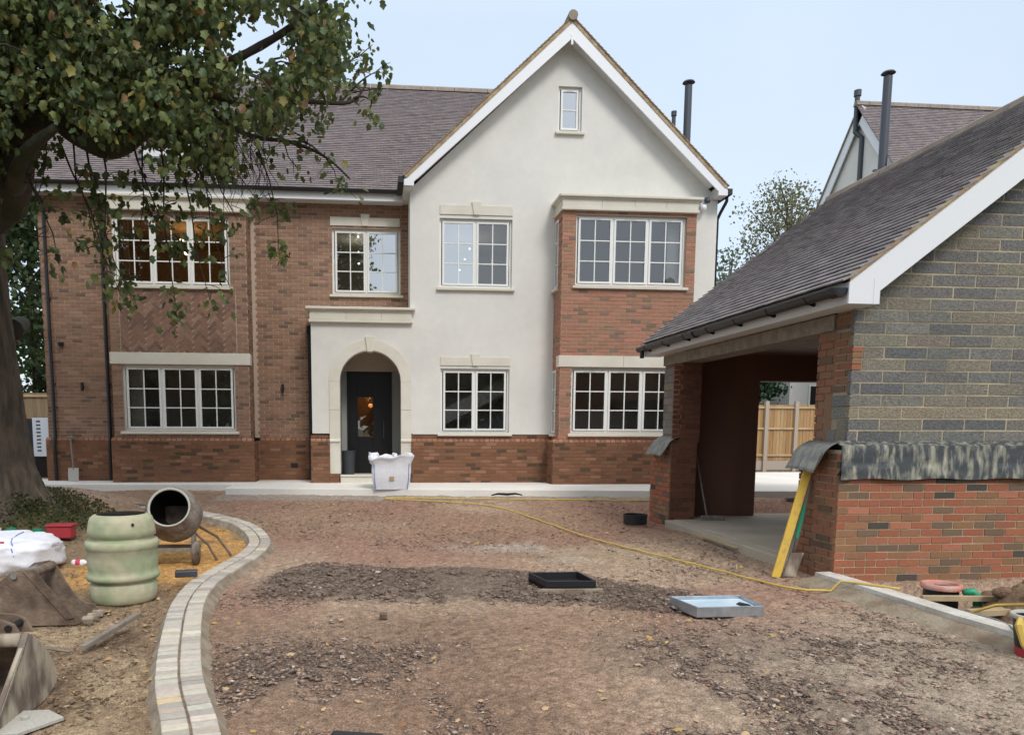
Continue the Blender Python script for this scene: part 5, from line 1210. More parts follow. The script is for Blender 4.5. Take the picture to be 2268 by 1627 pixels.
o_ = MB().box(-0.062, 0.062, -0.0345, 0.0345, -0.05, 0.05).build('sett_src', M['sett'], local=True, bevel=0.007)
dg = bpy.context.evaluated_depsgraph_get(); me_s = bpy.data.meshes.new_from_object(o_.evaluated_get(dg)); bpy.data.objects.remove(o_)
hb = MB(); HV = []
for i in range(len(KQ) - 1):
    p = KQ[i]; t = (KQ[min(i + 1, len(KQ) - 1)] - KQ[max(i - 1, 0)]).normalized(); nrm_ = Vector((t.y, -t.x, 0)); ang = math.atan2(t.y, t.x) - math.pi / 2
    z_ = gz(p.x, p.y) * (1.0 if p.y < 9.3 else 1.0)
    zt = 0.082 + min(z_, 0.14)
    for s_ in (-1, 1):
        q = p + nrm_ * 0.0685 * s_
        inst('sett', me_s, kerb, (q.x, q.y, zt - 0.05 + R.uniform(-0.004, 0.004)), pick(PS), (R.uniform(-0.02, 0.02), R.uniform(-0.02, 0.02), ang + R.uniform(-0.02, 0.02)))
    HV.append((p, nrm_, zt))
vs = []; fs = []
for p, nn_, zt in HV:
    for o1, z1_ in ((-0.20, zt - 0.12), (-0.155, zt - 0.055), (-0.13, zt - 0.022), (0.13, zt - 0.022), (0.160, zt - 0.05), (0.235, zt - 0.12)):
        q = p + nn_ * (o1 + R.uniform(-0.006, 0.006)); vs.append((q.x, q.y, z1_ + R.uniform(-0.004, 0.004)))
m_ = len(HV)
fs = [(i * 6 + k, i * 6 + k + 1, (i + 1) * 6 + k + 1, (i + 1) * 6 + k) for i in range(m_ - 1) for k in range(5)]
MB().add(vs, fs).build('mortar_bed', M['haunch'], kerb)
# right kerb: pale concrete edging
k2 = thing('concrete_edging', 'straight pale concrete edging running from the garage corner towards the camera', 'edging', (4.4, 5.6, 0))
vs = []
Lk = [(4.29, 6.88), (4.32, 6.3), (4.345, 5.7), (4.37, 5.2), (4.40, 4.75), (4.43, 4.3)]
for (x_, y_) in Lk:
    for dx, z_ in ((0.0, -0.1), (0.0, 0.0), (0.002, 0.05), (0.006, 0.105), (0.15, 0.108), (0.153, 0.090), (0.25, 0.086), (0.255, -0.25)):
        vs.append((x_ + dx + R.uniform(-0.004, 0.004) + 0.0, y_, z_ + R.uniform(-0.003, 0.003)))
MB().add(vs, [(i * 8 + k, i * 8 + k + 1, (i + 1) * 8 + k + 1, (i + 1) * 8 + k) for i in range(len(Lk) - 1) for k in range(7)]).build('concrete_strip', M['concrete'], k2)
vs = []
for (x_, y_) in Lk:
    for dx, z_ in ((-0.26, -0.03), (-0.15, 0.02), (-0.05, 0.05), (0.003, 0.07)):
        vs.append((x_ + dx + R.uniform(-0.015, 0.015), y_, z_ + R.uniform(-0.006, 0.006)))
MB().add(vs, [(i * 4 + k, i * 4 + k + 1, (i + 1) * 4 + k + 1, (i + 1) * 4 + k) for i in range(len(Lk) - 1) for k in range(3)]).build('mortar_haunch', M['haunch'], k2)

# ------------------------------------------------------------------ objects on the left
# water barrel
b = thing('water_barrel', 'faded green plastic barrel with two raised hoops standing on soil', 'barrel', (-2.20, 6.60, 0.0))
prof = [(0.001, 0.0), (0.24, 0.0), (0.262, 0.02), (0.268, 0.06), (0.272, 0.165), (0.256, 0.178), (0.256, 0.196), (0.290, 0.206), (0.297, 0.230), (0.290, 0.252), (0.279, 0.262), (0.281, 0.30), (0.286, 0.38), (0.283, 0.462), (0.290, 0.470), (0.300, 0.492), (0.298, 0.520), (0.288, 0.538), (0.256, 0.546), (0.256, 0.572), (0.276, 0.582), (0.273, 0.63), (0.262, 0.70), (0.250, 0.735), (0.225, 0.755), (0.200, 0.762)]
MB().lathe(prof, 48, wob=lambda w_, z_: 1 + 0.006 * math.sin(2 * w_ + z_ * 4)).build('body', M['barrel'], b, smooth=True, local=True)
MB().lathe([(0.200, 0.762), (0.188, 0.756), (0.186, 0.70), (0.25, 0.60), (0.25, 0.10), (0.001, 0.10)], 40).build('inside', M['hollow'], b, smooth=True, local=True)
MB().tube([(0.16, -0.208, 0.69), (0.165, -0.225, 0.69)], 0.012, 10).build('bung_hole', M['hollow'], b, local=True)
# cement mixer
mx = thing('cement_mixer', 'cement crusted mixer with its open drum facing the camera', 'cement mixer', (-2.22, 8.35, 0.0))
axd = Vector((0.06, -0.90, 0.40)).normalized()
rotm = axd.to_track_quat('Z', 'Y').to_matrix().to_4x4(); TM = Matrix.Translation((-0.0, 0.0, 0.545)) @ rotm
MB().lathe([(0.001, -0.30), (0.14, -0.30), (0.20, -0.26), (0.285, -0.09), (0.305, 0.0), (0.298, 0.06), (0.27, 0.15), (0.225, 0.245), (0.208, 0.27)], 40, TM, wob=lambda w_, z_: 1 + 0.01 * math.sin(3 * w_)).build('drum', M['mixer'], mx, smooth=True, local=True)
MB().lathe([(0.196, 0.268), (0.212, 0.262), (0.220, 0.278), (0.205, 0.284), (0.196, 0.268)], 40, TM).build('drum_rim', M['rim'], mx, smooth=True, local=True)
MB().lathe([(0.200, 0.272), (0.262, 0.14), (0.29, 0.0), (0.19, -0.24), (0.001, -0.28)], 40, TM).build('drum_inside', M['hollow'], mx, smooth=True, local=True)
MB().obox(TM @ Vector((0.13, -0.05, 0.0)), rotm @ Vector((0.35, 0, 1)).normalized(), rotm @ Vector((0, 1, 0)), rotm @ Vector((1, 0, -0.35)).normalized(), 0.20, 0.06, 0.008).build('mixing_blade', M['mixer'], mx, local=True)
MB().box(-0.26, 0.22, -0.19, -0.13, 0.165, 0.20).box(0.20, 0.235, -0.20, 0.20, 0.15, 0.19).box(-0.28, -0.245, -0.20, 0.20, 0.15, 0.19).box(-0.26, 0.22, 0.16, 0.20, 0.15, 0.19).build('frame', M['timber_gray'], mx, local=True, bevel=0.004)
MB().box(0.185, 0.225, -0.06, 0.02, 0.18, 0.34).box(-0.265, -0.225, -0.06, 0.02, 0.18, 0.34).build('drum_support', M['mixer'], mx, local=True)
for sx in (-0.29, 0.245):
    wq = MB().lathe([(0.02, -0.022), (0.125, -0.022), (0.132, -0.012), (0.132, 0.012), (0.125, 0.022), (0.02, 0.022)], 24, Matrix.Translation((sx, -0.10, 0.13)) @ Matrix.Rotation(math.pi / 2, 4, 'Y')).build('wheel', M['mixer'], mx, local=True, smooth=True)
MB().tube([(0.20, 0.05, 0.34), (0.33, 0.10, 0.20), (0.43, 0.12, 0.0)], 0.014, 8).build('leg', M['rust'], mx, local=True)
MB().tube([(0.20, 0.20, 0.40), (0.38, 0.35, 0.25), (0.52, 0.42, 0.02)], 0.016, 8).build('leg', M['rust'], mx, local=True)
MB().box(-0.16, 0.10, 0.22, 0.42, 0.30, 0.62).build('motor_housing', M['rust'], mx, local=True, bevel=0.02)
# lying bulk bag
def sack(name, c, sx, sy, sz, seed, m, parent, n=34):
    vs = []; nn_ = n
    for i in range(nn_ + 1):
        ph = math.pi * i / nn_
        for k in range(nn_ * 2):
            th = math.pi * k / nn_; x_ = math.sin(ph) * math.cos(th); y_ = math.sin(ph) * math.sin(th); z_ = math.cos(ph)
            f_ = 1 + 0.12 * (float(vn(x_ * 2 + seed, y_ * 2 + z_ * 1.7, 0.7, 2)) - 0.5) * 2 + 0.05 * (float(vn(x_ * 2 + seed, z_ * 3 + y_, 0.2, 3)) - 0.5) * 2
            p = lambda v: math.copysign(abs(v) ** 0.72, v)
            vs.append((c[0] + sx * p(x_) * f_, c[1] + sy * p(y_) * f_, max(0.005, c[2] + sz * p(z_) * f_)))
    w_ = nn_ * 2
    fs = [(i * w_ + k, i * w_ + (k + 1) % w_, (i + 1) * w_ + (k + 1) % w_, (i + 1) * w_ + k) for i in range(nn_) for k in range(w_)]
    return MB().add(vs, fs).build(name, m, parent, smooth=True)
sb_ = thing('bulk_bag', 'white woven bulk bag slumped on its side at the left edge', 'bulk bag', (-3.95, 8.0, 0))
sack('sack', (-4.0, 8.1, 0.17), 0.62, 0.48, 0.235, 2, M['bag'], sb_)
from mathutils.bvhtree import BVHTree
sko = [o for o in sb_.children if o.name.startswith('sack')][0]
bv = BVHTree.FromPolygons([Vector(v.co) + W[sb_] for v in sko.data.vertices], [tuple(p.vertices) for p in sko.data.polygons])
def onbag(pts, r, name, m, lift=0.6):
    out_ = []
    for (x_, z_) in pts:
        o_ = Vector((x_, 6.5, z_ + 0.55)); h_ = bv.ray_cast(o_, Vector((0, 1, -0.40)).normalized())
        if h_[0] is not None: out_.append(h_[0] + h_[1] * r * lift * (1 if h_[1].y < 0 or h_[1].z > 0 else -1))
    if len(out_) > 2: MB().tube(out_, r, 6).build(name, M[m], sb_, smooth=True)
def interp(a_, b_, n_=9): return [(a_[0] + (b_[0] - a_[0]) * i / n_, a_[1] + (b_[1] - a_[1]) * i / n_) for i in range(n_ + 1)]
onbag(interp((-3.98, 0.42), (-3.90, 0.10)), 0.022, 'strap', 'strap', 0.2)
onbag(interp((-4.25, 0.30), (-3.88, 0.34)), 0.024, 'strap', 'strap', 0.2)
onbag(interp((-4.22, 0.26), (-3.74, 0.30)), 0.012, 'print_line', 'redprint', 0.1)
onbag(interp((-3.75, 0.52), (-3.62, 0.14)), 0.006, 'seam', 'blue', 0.5)
onbag(interp((-4.35, 0.50), (-4.05, 0.60)), 0.006, 'seam', 'blue', 0.5)
# clutter behind it
t = thing('storage_tub', 'small red plastic tub with lid beside the white bag', 'tub', (-4.05, 9.9, 0.08))
MB().prism([(-0.15, -0.10), (0.15, -0.10), (0.15, 0.10), (-0.15, 0.10)], 'Z', 0.0, 0.15).build('tub_body', M['red'], t, local=True, bevel=0.02)
MB().box(-0.165, 0.165, -0.115, 0.115, 0.15, 0.18).build('lid', M['red'], t, local=True, bevel=0.01)
t = thing('bottle', 'pink and white plastic bottle lying left of the green barrel', 'bottle', (-3.30, 8.3, 0.035))
MB().lathe([(0.001, 0), (0.034, 0.0), (0.036, 0.02), (0.036, 0.12), (0.012, 0.155), (0.012, 0.175), (0.001, 0.175)], 16, Matrix.Rotation(math.pi / 2, 4, 'Y')).build('bottle_body', M['bag'], t, smooth=True, local=True)
MB().lathe([(0.0375, 0.04), (0.0375, 0.09)], 16, Matrix.Rotation(math.pi / 2, 4, 'Y')).build('bottle_label', M['redprint'], t, local=True)
t = tag(MB().prism([(-5.28, 9.55), (-4.96, 9.50), (-4.99, 9.62), (-5.26, 9.68)], 'Z', 0.12, 0.42).build('plastic_crate', M['yellow'], bevel=0.02), 'bright yellow plastic container at the left border', 'container')
for k, (x_, y_, c_) in enumerate([(-4.78, 9.75, 'bag'), (-4.62, 9.8, 'green'), (-4.47, 9.72, 'bag'), (-4.32, 9.85, 'green')]):
    lab = ['crumpled white carton, leftmost of the litter behind the bag', 'dark green plastic pot behind the white bag', 'small white carton between two green pots', 'green plastic pot next to the red tub'][k]
    z_ = gz(x_, y_)
    tag(MB().lathe([(0.001, 0), (0.05, 0), (0.062, 0.10), (0.055, 0.10), (0.045, 0.01), (0.001, 0.01)], 10, Matrix.Translation((x_, y_, z_ + 0.02))).build(['carton', 'plant_pot', 'carton', 'plant_pot'][k], M[c_]), lab, ['carton', 'pot', 'carton', 'pot'][k])
# digger bucket with teeth
b1 = thing('digger_bucket', 'rusty narrow digger bucket with teeth pointing right', 'digger bucket', (-2.6, 5.95, 0))
def plate(poly, y_, th_, m='rust', name='side_plate'): return MB().prism(poly, 'Y', y_, y_ + th_).build(name, M[m], b1, bevel=0.003)
SP = [(-2.80, 0.37), (-2.74, 0.42), (-2.62, 0.44), (-2.56, 0.39), (-2.53, 0.31), (-2.46, 0.19), (-2.36, 0.09), (-2.29, 0.08), (-2.25, 0.02), (-2.30, 0.0), (-2.68, 0.0), (-2.90, 0.05), (-3.02, 0.16), (-2.90, 0.28)]
plate(SP, 5.78, 0.022); plate(SP, 6.14, 0.022)
SB = [(-2.80, 0.37), (-2.90, 0.28), (-3.02, 0.16), (-2.90, 0.05), (-2.68, 0.0), (-2.30, 0.0)]
for p, q in zip(SB[:-1], SB[1:]):
    d_ = Vector((q[0] - p[0], 0, q[1] - p[1])); L_ = d_.length; d_.normalize(); nn_ = Vector((d_.z, 0, -d_.x))
    if nn_.z > 0 : nn_ = -nn_
    MB().obox(Vector((p[0], 5.802, p[1])), d_, (0, 1, 0), nn_, L_, 0.338, 0.012).build('shell_plate', M['rust'], b1)
MB().prism([(-2.66, 0.43), (-2.58, 0.44), (-2.30, 0.06), (-2.36, 0.05)], 'Y', 5.765, 5.78).build('wear_strip', M['rust'], b1)
MB().tube([(-2.72, 5.76, 0.385), (-2.72, 6.18, 0.385)], 0.022, 12).build('pin_or_hole', M['steel'], b1)
MB().tube([(-2.60, 5.80, 0.40), (-2.60, 6.15, 0.40)], 0.035, 12).build('pin_boss', M['rust'], b1)
for k in range(4):
    y_ = 5.80 + k * 0.105
    MB().prism([(y_, 0.005), (y_ + 0.05, 0.005), (y_ + 0.038, 0.03), (y_ + 0.012, 0.03)], 'X', -2.30, -2.18).build('tooth', M['rust2'], b1, bevel=0.003)
tag(MB().obox((-3.10, 5.70, 0.10), Vector((0.45, 0, 0.55)).normalized(), (0, 1, 0), Vector((-0.55, 0, 0.45)).normalized(), 0.42, 0.03, 0.07).build('timber_offcut', M['timber']), 'pale timber offcut leaning behind the toothed digger bucket', 'timber offcut')
# big grading bucket nearer
b2_ = thing('digger_bucket', 'muddy wide digger bucket with dark hollow mouth at lower left', 'digger bucket', (-2.1, 4.3, 0))
CP = [(4.02, 0.41), (4.10, 0.375), (4.20, 0.30), (4.28, 0.21), (4.335, 0.12), (4.33, 0.05), (4.24, 0.01), (4.12, -0.005), (3.90, 0.0), (3.72, 0.03), (3.60, 0.06)]
FE = [(3.66, 0.10), (3.77, 0.20), (3.86, 0.285), (3.93, 0.345)]
MB().prism(CP + FE, 'X', -1.862, -1.842).build('side_plate', M['rust2'], b2_, bevel=0.003)
MB().prism(CP + FE, 'X', -2.86, -2.84).build('side_plate', M['rust'], b2_)
for p, q in zip([(3.58, 0.055)] + FE, FE + [(4.0, 0.425)]):
    d_ = Vector((0, q[0] - p[0], q[1] - p[1])); L_ = d_.length; d_.normalize(); nn_ = Vector((0, d_.z, -d_.y))
    MB().obox(Vector((-1.868, p[0], p[1])) - nn_ * -0.006, (1, 0, 0), d_, nn_, 0.032, L_ + 0.004, 0.014).build('edge_strip', M['timber_gray'], b2_)
for p, q in zip(CP[:-1], CP[1:]):
    d_ = Vector((0, q[0] - p[0], q[1] - p[1])); L_ = d_.length; d_.normalize(); nn_ = Vector((0, d_.z, -d_.y))
    MB().obox(Vector((-2.84, p[0], p[1])), (1, 0, 0), d_, nn_, 0.978, L_, -0.012).build('shell_plate', M['rust'], b2_)
MB().tube([(-2.84, 3.98, 0.395), (-1.87, 3.98, 0.395)], 0.036, 14).build('top_tube', M['rust2'], b2_, smooth=True)
MB().prism([(-2.10, 0.40), (-2.09, 0.47), (-2.05, 0.505), (-1.96, 0.50), (-1.90, 0.475), (-1.86, 0.40)], 'Y', 3.99, 4.012).build('hanger_ear', M['rust'], b2_, bevel=0.003)
MB().prism([(-2.10, 0.40), (-2.09, 0.47), (-2.05, 0.505), (-1.96, 0.50), (-1.90, 0.475), (-1.86, 0.40)], 'Y', 4.12, 4.142).build('hanger_ear', M['rust'], b2_, bevel=0.003)
for x_ in (-2.04, -1.925): MB().tube([(x_, 3.982, 0.455), (x_, 4.15, 0.455)], 0.019, 12).build('pin_or_hole', M['hollow'], b2_)  # near-black tubes painted as the dark open holes of the ears
tag(MB().prism([(-2.3, 3.60), (-1.74, 3.62), (-1.60, 3.82), (-1.72, 3.93), (-2.3, 3.90)], 'Z', 0.015, 0.035).tube([(-1.78, 3.80, 0.03), (-1.78, 3.80, 0.055)], 0.02, 8).build('metal_plate', M['rim'], bevel=0.003), 'pale muddy metal plate lying flat in the bottom left corner', 'metal plate')
tag(MB().obox((-1.98, 5.02, 0.03), Vector((0.16, 0.62, 0.06)).normalized(), Vector((1, -0.26, 0)).normalized(), (0, 0, 1), 0.66, 0.045, 0.03).build('timber_stake', M['timber_gray'], bevel=0.003), 'grey timber stake lying in front of the digger buckets', 'stake')
tag(MB().tube([(-2.02, 4.98, 0.03), (-2.18, 5.04, 0.035), (-2.36, 5.08, 0.03)], [0.010, 0.008, 0.005], 6).build('twig', M['timber_gray']), 'thin dry twig at the near end of the grey stake', 'twig')
tag(MB().box(-0.10, 0.10, -0.05, 0.05, 0, 0.06).build('paver', M['flue'], local=True, bevel=0.006), 'dark grey paving block resting against the sett edging', 'paver').location = (-1.80, 7.12, 0.10)
bpy.data.objects['paver'].rotation_euler = (0, 0, 0.2)
# timber boards lying by the far end of the kerb
tag(MB().obox((-4.15, 12.55, 0.22), Vector((1, -0.42, 0)).normalized(), Vector((0.42, 1, 0)).normalized(), (0, 0, 1), 0.95, 0.12, 0.035).build('plank', M['timber_gray']), 'weathered plank lying behind the green barrel at the far edging', 'plank')
# shovel leaning on the house plinth
sv = thing('shovel', 'muddy shovel leaning upright against the brick plinth at left', 'shovel', (-6.55, 16.72, 0.33))
MB().tube([(-6.53, 16.74, 0.58), (-6.62, 16.89, 1.24)], 0.020, 8).build('shaft', M['timber_gray'], sv)
MB().tube([(-6.69, 16.90, 1.27), (-6.55, 16.90, 1.27)], 0.02, 8).tube([(-6.69, 16.90, 1.27), (-6.62, 16.89, 1.20), (-6.55, 16.90, 1.27)], 0.012, 6).build('handle', M['timber_gray'], sv)
MB().obox((-6.64, 16.70, 0.335), (1, 0, 0), Vector((0, 0.12, 1)).normalized(), (0, 1, 0), 0.22, 0.28, 0.012).build('blade', M['rim'], sv, bevel=0.004)
# heat pump unit
hp = thing('heat_pump', 'white outdoor heat pump unit with black side beyond the house corner', 'heat pump', (-7.9, 18.6, 0.6))
MB().box(-8.02, -7.66, 18.3, 19.2, 0.80, 1.70).build('casing', M['acwhite'], hp, bevel=0.01)
MB().box(-8.16, -8.022, 18.32, 19.18, 0.83, 1.68).build('fan_side', M['gutter'], hp)
mb = MB()
for k in range(9): mb.box(-7.93, -7.84, 18.293, 18.299, 0.92 + k * 0.085, 0.955 + k * 0.085)
mb.build('vent_slots', M['flue'], hp)['kind'] = 'stuff'
MB().box(-8.15, -7.7, 18.35, 18.45, 0.3, 0.80).build('foot', M['hollow'], hp); MB().box(-8.15, -7.7, 19.0, 19.1, 0.3, 0.80).build('foot', M['hollow'], hp)
for k, (x_, y_) in enumerate([(-7.75, 17.1), (-7.55, 16.55)]):
    tag(MB().prism([(x_ - 0.13, y_ - 0.2), (x_ + 0.12, y_ - 0.22), (x_ + 0.15, y_ + 0.18), (x_ - 0.10, y_ + 0.2)], 'Z', 0.28, 0.345).build('stepping_slab', M['slab'], bevel=0.01), ['broken pale slab beside the tree trunk, farther from the camera', 'broken pale slab beside the tree trunk, nearer the camera'][k], 'slab')

# ------------------------------------------------------------------ by the front door
bg = thing('bulk_bag', 'upright white bulk bag with blue corner seams standing before the front door', 'bulk bag', (0.28, 14.62, 0.325))
vs = []; n_ = 60; hgts = [0, 0.02, 0.12, 0.24, 0.36, 0.46, 0.52, 0.57, 0.62]
def sq(t):
    t = (t % 1) * 4; k = int(t); f_ = t - k
    return [(-1 + 2 * f_, -1), (1, -1 + 2 * f_), (1 - 2 * f_, 1), (-1, 1 - 2 * f_)][k]
for j, z_ in enumerate(hgts):
    for k in range(n_):
        u_, v_ = sq(k / n_); r_ = 0.33 + 0.05 * z_ / 0.6 + (0.02 if j in (2, 3, 4) else 0); 
        ln = math.hypot(u_, v_); rr = 1 - 0.08 * (ln - 1)
        zz = z_
        if j >= 6: zz += 0.16 * (float(vn(k * 0.28, j * 0.2, 1.0, 3)) - 0.4); r_ += 0.05 * (j - 5) / 3 + 0.03 * float(vn(k * 0.5, j, 1.0, 4))
        w_ = 0.02 * (float(vn(k * 0.4, z_ * 8, 1.0, 5)) - 0.5)
        vs.append(((u_ * rr) * (r_ + w_), (v_ * rr) * (r_ + w_), zz))
m_ = len(hgts)
for j, (z_, s_) in enumerate([(0.60, 0.27), (0.50, 0.22)]):
    for k in range(n_):
        u_, v_ = sq(k / n_); vs.append((u_ * s_, v_ * s_, z_ + 0.10 * (float(vn(k * 0.5, j + 9, 1.0, 6)) - 0.3)))
m_ += 2
fs = [(i * n_ + k, i * n_ + (k + 1) % n_, (i + 1) * n_ + (k + 1) % n_, (i + 1) * n_ + k) for i in range(m_ - 1) for k in range(n_)]
fs.append(tuple((m_ - 1) * n_ + k for k in range(n_)))
MB().add(vs, fs).build('sack', M['bag'], bg, smooth=True, local=True)
for sx in (-1, 1): MB().tube([(sx * 0.30, -0.338, 0.0), (sx * 0.325, -0.365, 0.2), (sx * 0.33, -0.372, 0.42), (sx * 0.335, -0.37, 0.50)], 0.008, 6).build('seam', M['blue'], bg, local=True)
for sx, sy in ((-1, -1), (1, -1), (0.2, -0.6)):
    MB().tube([(sx * 0.36, sy * 0.30, 0.56), (sx * 0.38, sy * 0.24, 0.66), (sx * 0.28, sy * 0.15, 0.67), (sx * 0.24, sy * 0.12, 0.58)], 0.04, 8).build('loop_handle', M['bag'], bg, smooth=True, local=True)
MB().box(-0.04, 0.05, -0.392, -0.380, 0.18, 0.25).build('label_patch', M['timber'], bg, local=True)
bn = thing('bin', 'dark grey plastic bin inside the porch beside the door', 'bin', (-0.62, 16.72, 0.46))
MB().lathe([(0.001, 0), (0.12, 0), (0.155, 0.50), (0.165, 0.50), (0.165, 0.53), (0.145, 0.53), (0.12, 0.03), (0.001, 0.03)], 20).build('bin_body', M['flue'], bn, smooth=False, local=True)

# ------------------------------------------------------------------ on the drive
# black frame
fr = thing('drain_cover', 'square black drain cover frame set in the dark loose stones', 'drain frame', (1.72, 6.76, 0))
c4 = [Vector((1.45, 6.97, 0)), Vector((1.94, 6.98, 0)), Vector((1.985, 6.53, 0)), Vector((1.53, 6.55, 0))]
for i in range(4):
    a_, b_ = c4[i], c4[(i + 1) % 4]; d_ = (b_ - a_); L_ = d_.length; d_.normalize(); nn_ = Vector((d_.y, -d_.x, 0))
    MB().obox(a_ + Vector((0, 0, 0.0)), d_, nn_, (0, 0, 1), L_, 0.014, 0.125).build('frame_side', M['gutter'], fr, bevel=0.002)
MB().prism([(1.45, 6.97), (1.94, 6.98), (1.985, 6.53), (1.53, 6.55)], 'Z', 0.0, 0.068).build('water', M['black'], fr)
MB().prism([(1.44, 6.50), (2.03, 6.47), (2.05, 6.53), (1.50, 6.56)], 'Z', 0.0, 0.055).build('mortar_lip', M['haunch'], fr)
# galvanised tray
tr = thing('cover_tray', 'shallow galvanised recessed tray with pale blue inside on the drive', 'tray', (2.78, 5.78, 0))
c4 = [Vector((2.46, 5.99, 0.012)), Vector((3.09, 6.00, 0.012)), Vector((3.085, 5.60, 0.012)), Vector((2.53, 5.60, 0.012))]
for i in range(4):
    a_, b_ = c4[i], c4[(i + 1) % 4]; d_ = (b_ - a_); L_ = d_.length; d_.normalize(); nn_ = Vector((d_.y, -d_.x, 0))
    MB().obox(a_, d_, nn_, (0, 0, 1), L_, 0.012, 0.085).build('tray_side', M['steel'], tr, bevel=0.002)
MB().prism([(2.78 + (v.x - 2.78) * 0.94, 5.79 + (v.y - 5.79) * 0.92) for v in c4], 'Z', 0.05, 0.07).build('tray_base', M['sky_blue'], tr)  # bare sheet bottom, coloured as if mirroring the sky
MB().prism([(2.94, 5.78), (3.00, 5.84), (3.04, 5.76), (3.03, 5.66), (2.95, 5.67)], 'Z', 0.0705, 0.075).build('black_patch', M['hollow'], tr)  # near-black patch laid in one corner of the tray base
# ring
rg = MB().lathe([(0.17, 0.0), (0.175, 0.0), (0.178, 0.13), (0.182, 0.13), (0.182, 0.15), (0.165, 0.15), (0.162, 0.0)], 32, Matrix.Translation((3.93, 11.0, gz(3.93, 11.0) + 0.01))).build('drain_riser', M['gutter'], smooth=False)
tag(rg, 'black plastic drain riser ring standing before the far garage pier', 'drain ring')
tag(MB().prism([(-0.25, 3.22), (0.04, 3.20), (0.02, 3.33), (-0.21, 3.385)], 'Z', 0.04, 0.10).build('black_panel', M['gutter'], bevel=0.004), 'corner of a black plastic box at the bottom edge of the picture', 'box')
tag(MB().box(-0.03, 0.03, -0.03, 0.03, 0, 0.05).build('brick_piece', M['rust'], local=True, bevel=0.01), 'small dark broken brick piece alone mid drive', 'brick piece').location = (0.045, 5.75, 0.01)
tag(MB().tube([(2.12, 13.66, 0.262), (2.25, 13.68, 0.285), (2.42, 13.67, 0.275), (2.58, 13.69, 0.286), (2.70, 13.65, 0.262)], [0.012, 0.02, 0.024, 0.018, 0.010], 8).build('pipe_end', M['hollow']), 'short dark rubber strip lying in front of the pale path', 'rubber strip')
def rope(name, pts, r, m, label, cat):
    Q = resample([(p[0], p[1]) for p in pts], 0.07); out_ = []
    for q in Q:
        q = q.copy(); q.x += 0.010 * math.sin(q.y * 13) ; q.y += 0.012 * math.sin(q.x * 17 + 1); z_ = gz(q.x, q.y) + r + 0.012
        if 4.22 < q.x < 4.62 and 4.0 < q.y < 6.85: z_ = 0.108 + r
        out_.append((q.x, q.y, z_))
    return tag(MB().tube(out_, r, 8).build(name, M[m], smooth=True), label, cat)
rope('hose', [(4.95, 13.05), (4.2, 13.1), (2.56, 13.32), (1.2, 13.52), (0.35, 13.62), (0.14, 13.52), (0.6, 13.25), (1.3, 12.95), (2.0, 12.36), (2.5, 11.08), (2.86, 9.87), (3.15, 8.89), (3.40, 8.08), (3.60, 7.40), (3.76, 6.80), (3.93, 6.50), (4.12, 6.42), (4.28, 6.36), (4.45, 6.16), (4.60, 5.98)], 0.011, 'hose', 'long yellow hose curving over the drive from the house to the garage corner', 'hose')
# yellow straightedge and shovel at near pier
d_ = Vector((4.455 - 4.06, 7.40 - 7.22, 1.10)).normalized(); sdv = Vector((1, -0.2, 0)); sdv = (sdv - d_ * sdv.dot(d_)).normalized(); nv_ = d_.cross(sdv)
lv = thing('straightedge', 'worn yellow plastering beam leaning against the near brick pier', 'straightedge', (4.06, 7.22, 0))
MB().obox(Vector((4.03, 7.20, 0.0)), d_, sdv, nv_, 1.20, 0.085, 0.03).build('beam', M['yellow'], lv, bevel=0.006)
MB().obox(Vector((4.03, 7.20, 0.0)) + d_ * 1.20, d_, sdv, nv_, 0.02, 0.087, 0.034).build('end_cap', M['rust'], lv)
sv = thing('shovel', 'old shovel with grey shaft propped behind the yellow beam', 'shovel', (4.28, 7.35, 0))
MB().tube([(4.275, 7.27, 0.14), (4.40, 7.32, 0.60), (4.485, 7.36, 0.98)], 0.018, 8).build('shaft', M['timber_gray'], sv, smooth=True)
MB().obox((4.15, 7.20, 0.0), Vector((0.30, 0.12, 0.75)).normalized(), Vector((0.9, -0.15, 0)).normalized(), (0, 1, 0), 0.26, 0.13, 0.012).build('blade', M['rust2'], sv, bevel=0.003)
MB().tube([(4.335, 7.30, 0.38), (4.425, 7.335, 0.72)], 0.022, 8).build('grip_sleeve', M['green'], sv)
# broom inside the garage
br = thing('broom', 'wide broom leaning in the dark corner of the garage', 'broom', (5.15, 11.2, 0.1))
MB().tube([(5.12, 11.13, 0.16), (5.02, 11.46, 1.25)], 0.014, 8).build('broom_handle', M['timber_gray'], br)
MB().obox((4.98, 11.02, 0.10), Vector((1, -0.18, 0)).normalized(), Vector((0.18, 1, 0)).normalized(), (0, 0, 1), 0.36, 0.07, 0.07).build('broom_head', M['timber_gray'], br, bevel=0.01)
tag(MB().obox((4.40, 8.75, 0.03), Vector((-0.015, 1, 0.01)).normalized(), (1, 0, 0), (0, 0, 1), 1.0, 0.085, 0.022).build('plank', M['timber'], bevel=0.003), 'pale timber offcut lying along the garage floor edge', 'plank')
tag(MB().tube([(3.78, 7.45, 0.03), (3.86, 7.62, 0.04), (3.92, 7.72, 0.03)], 0.012, 6).build('stick', M['timber']), 'short pale stick on the soil left of the yellow beam', 'stick')
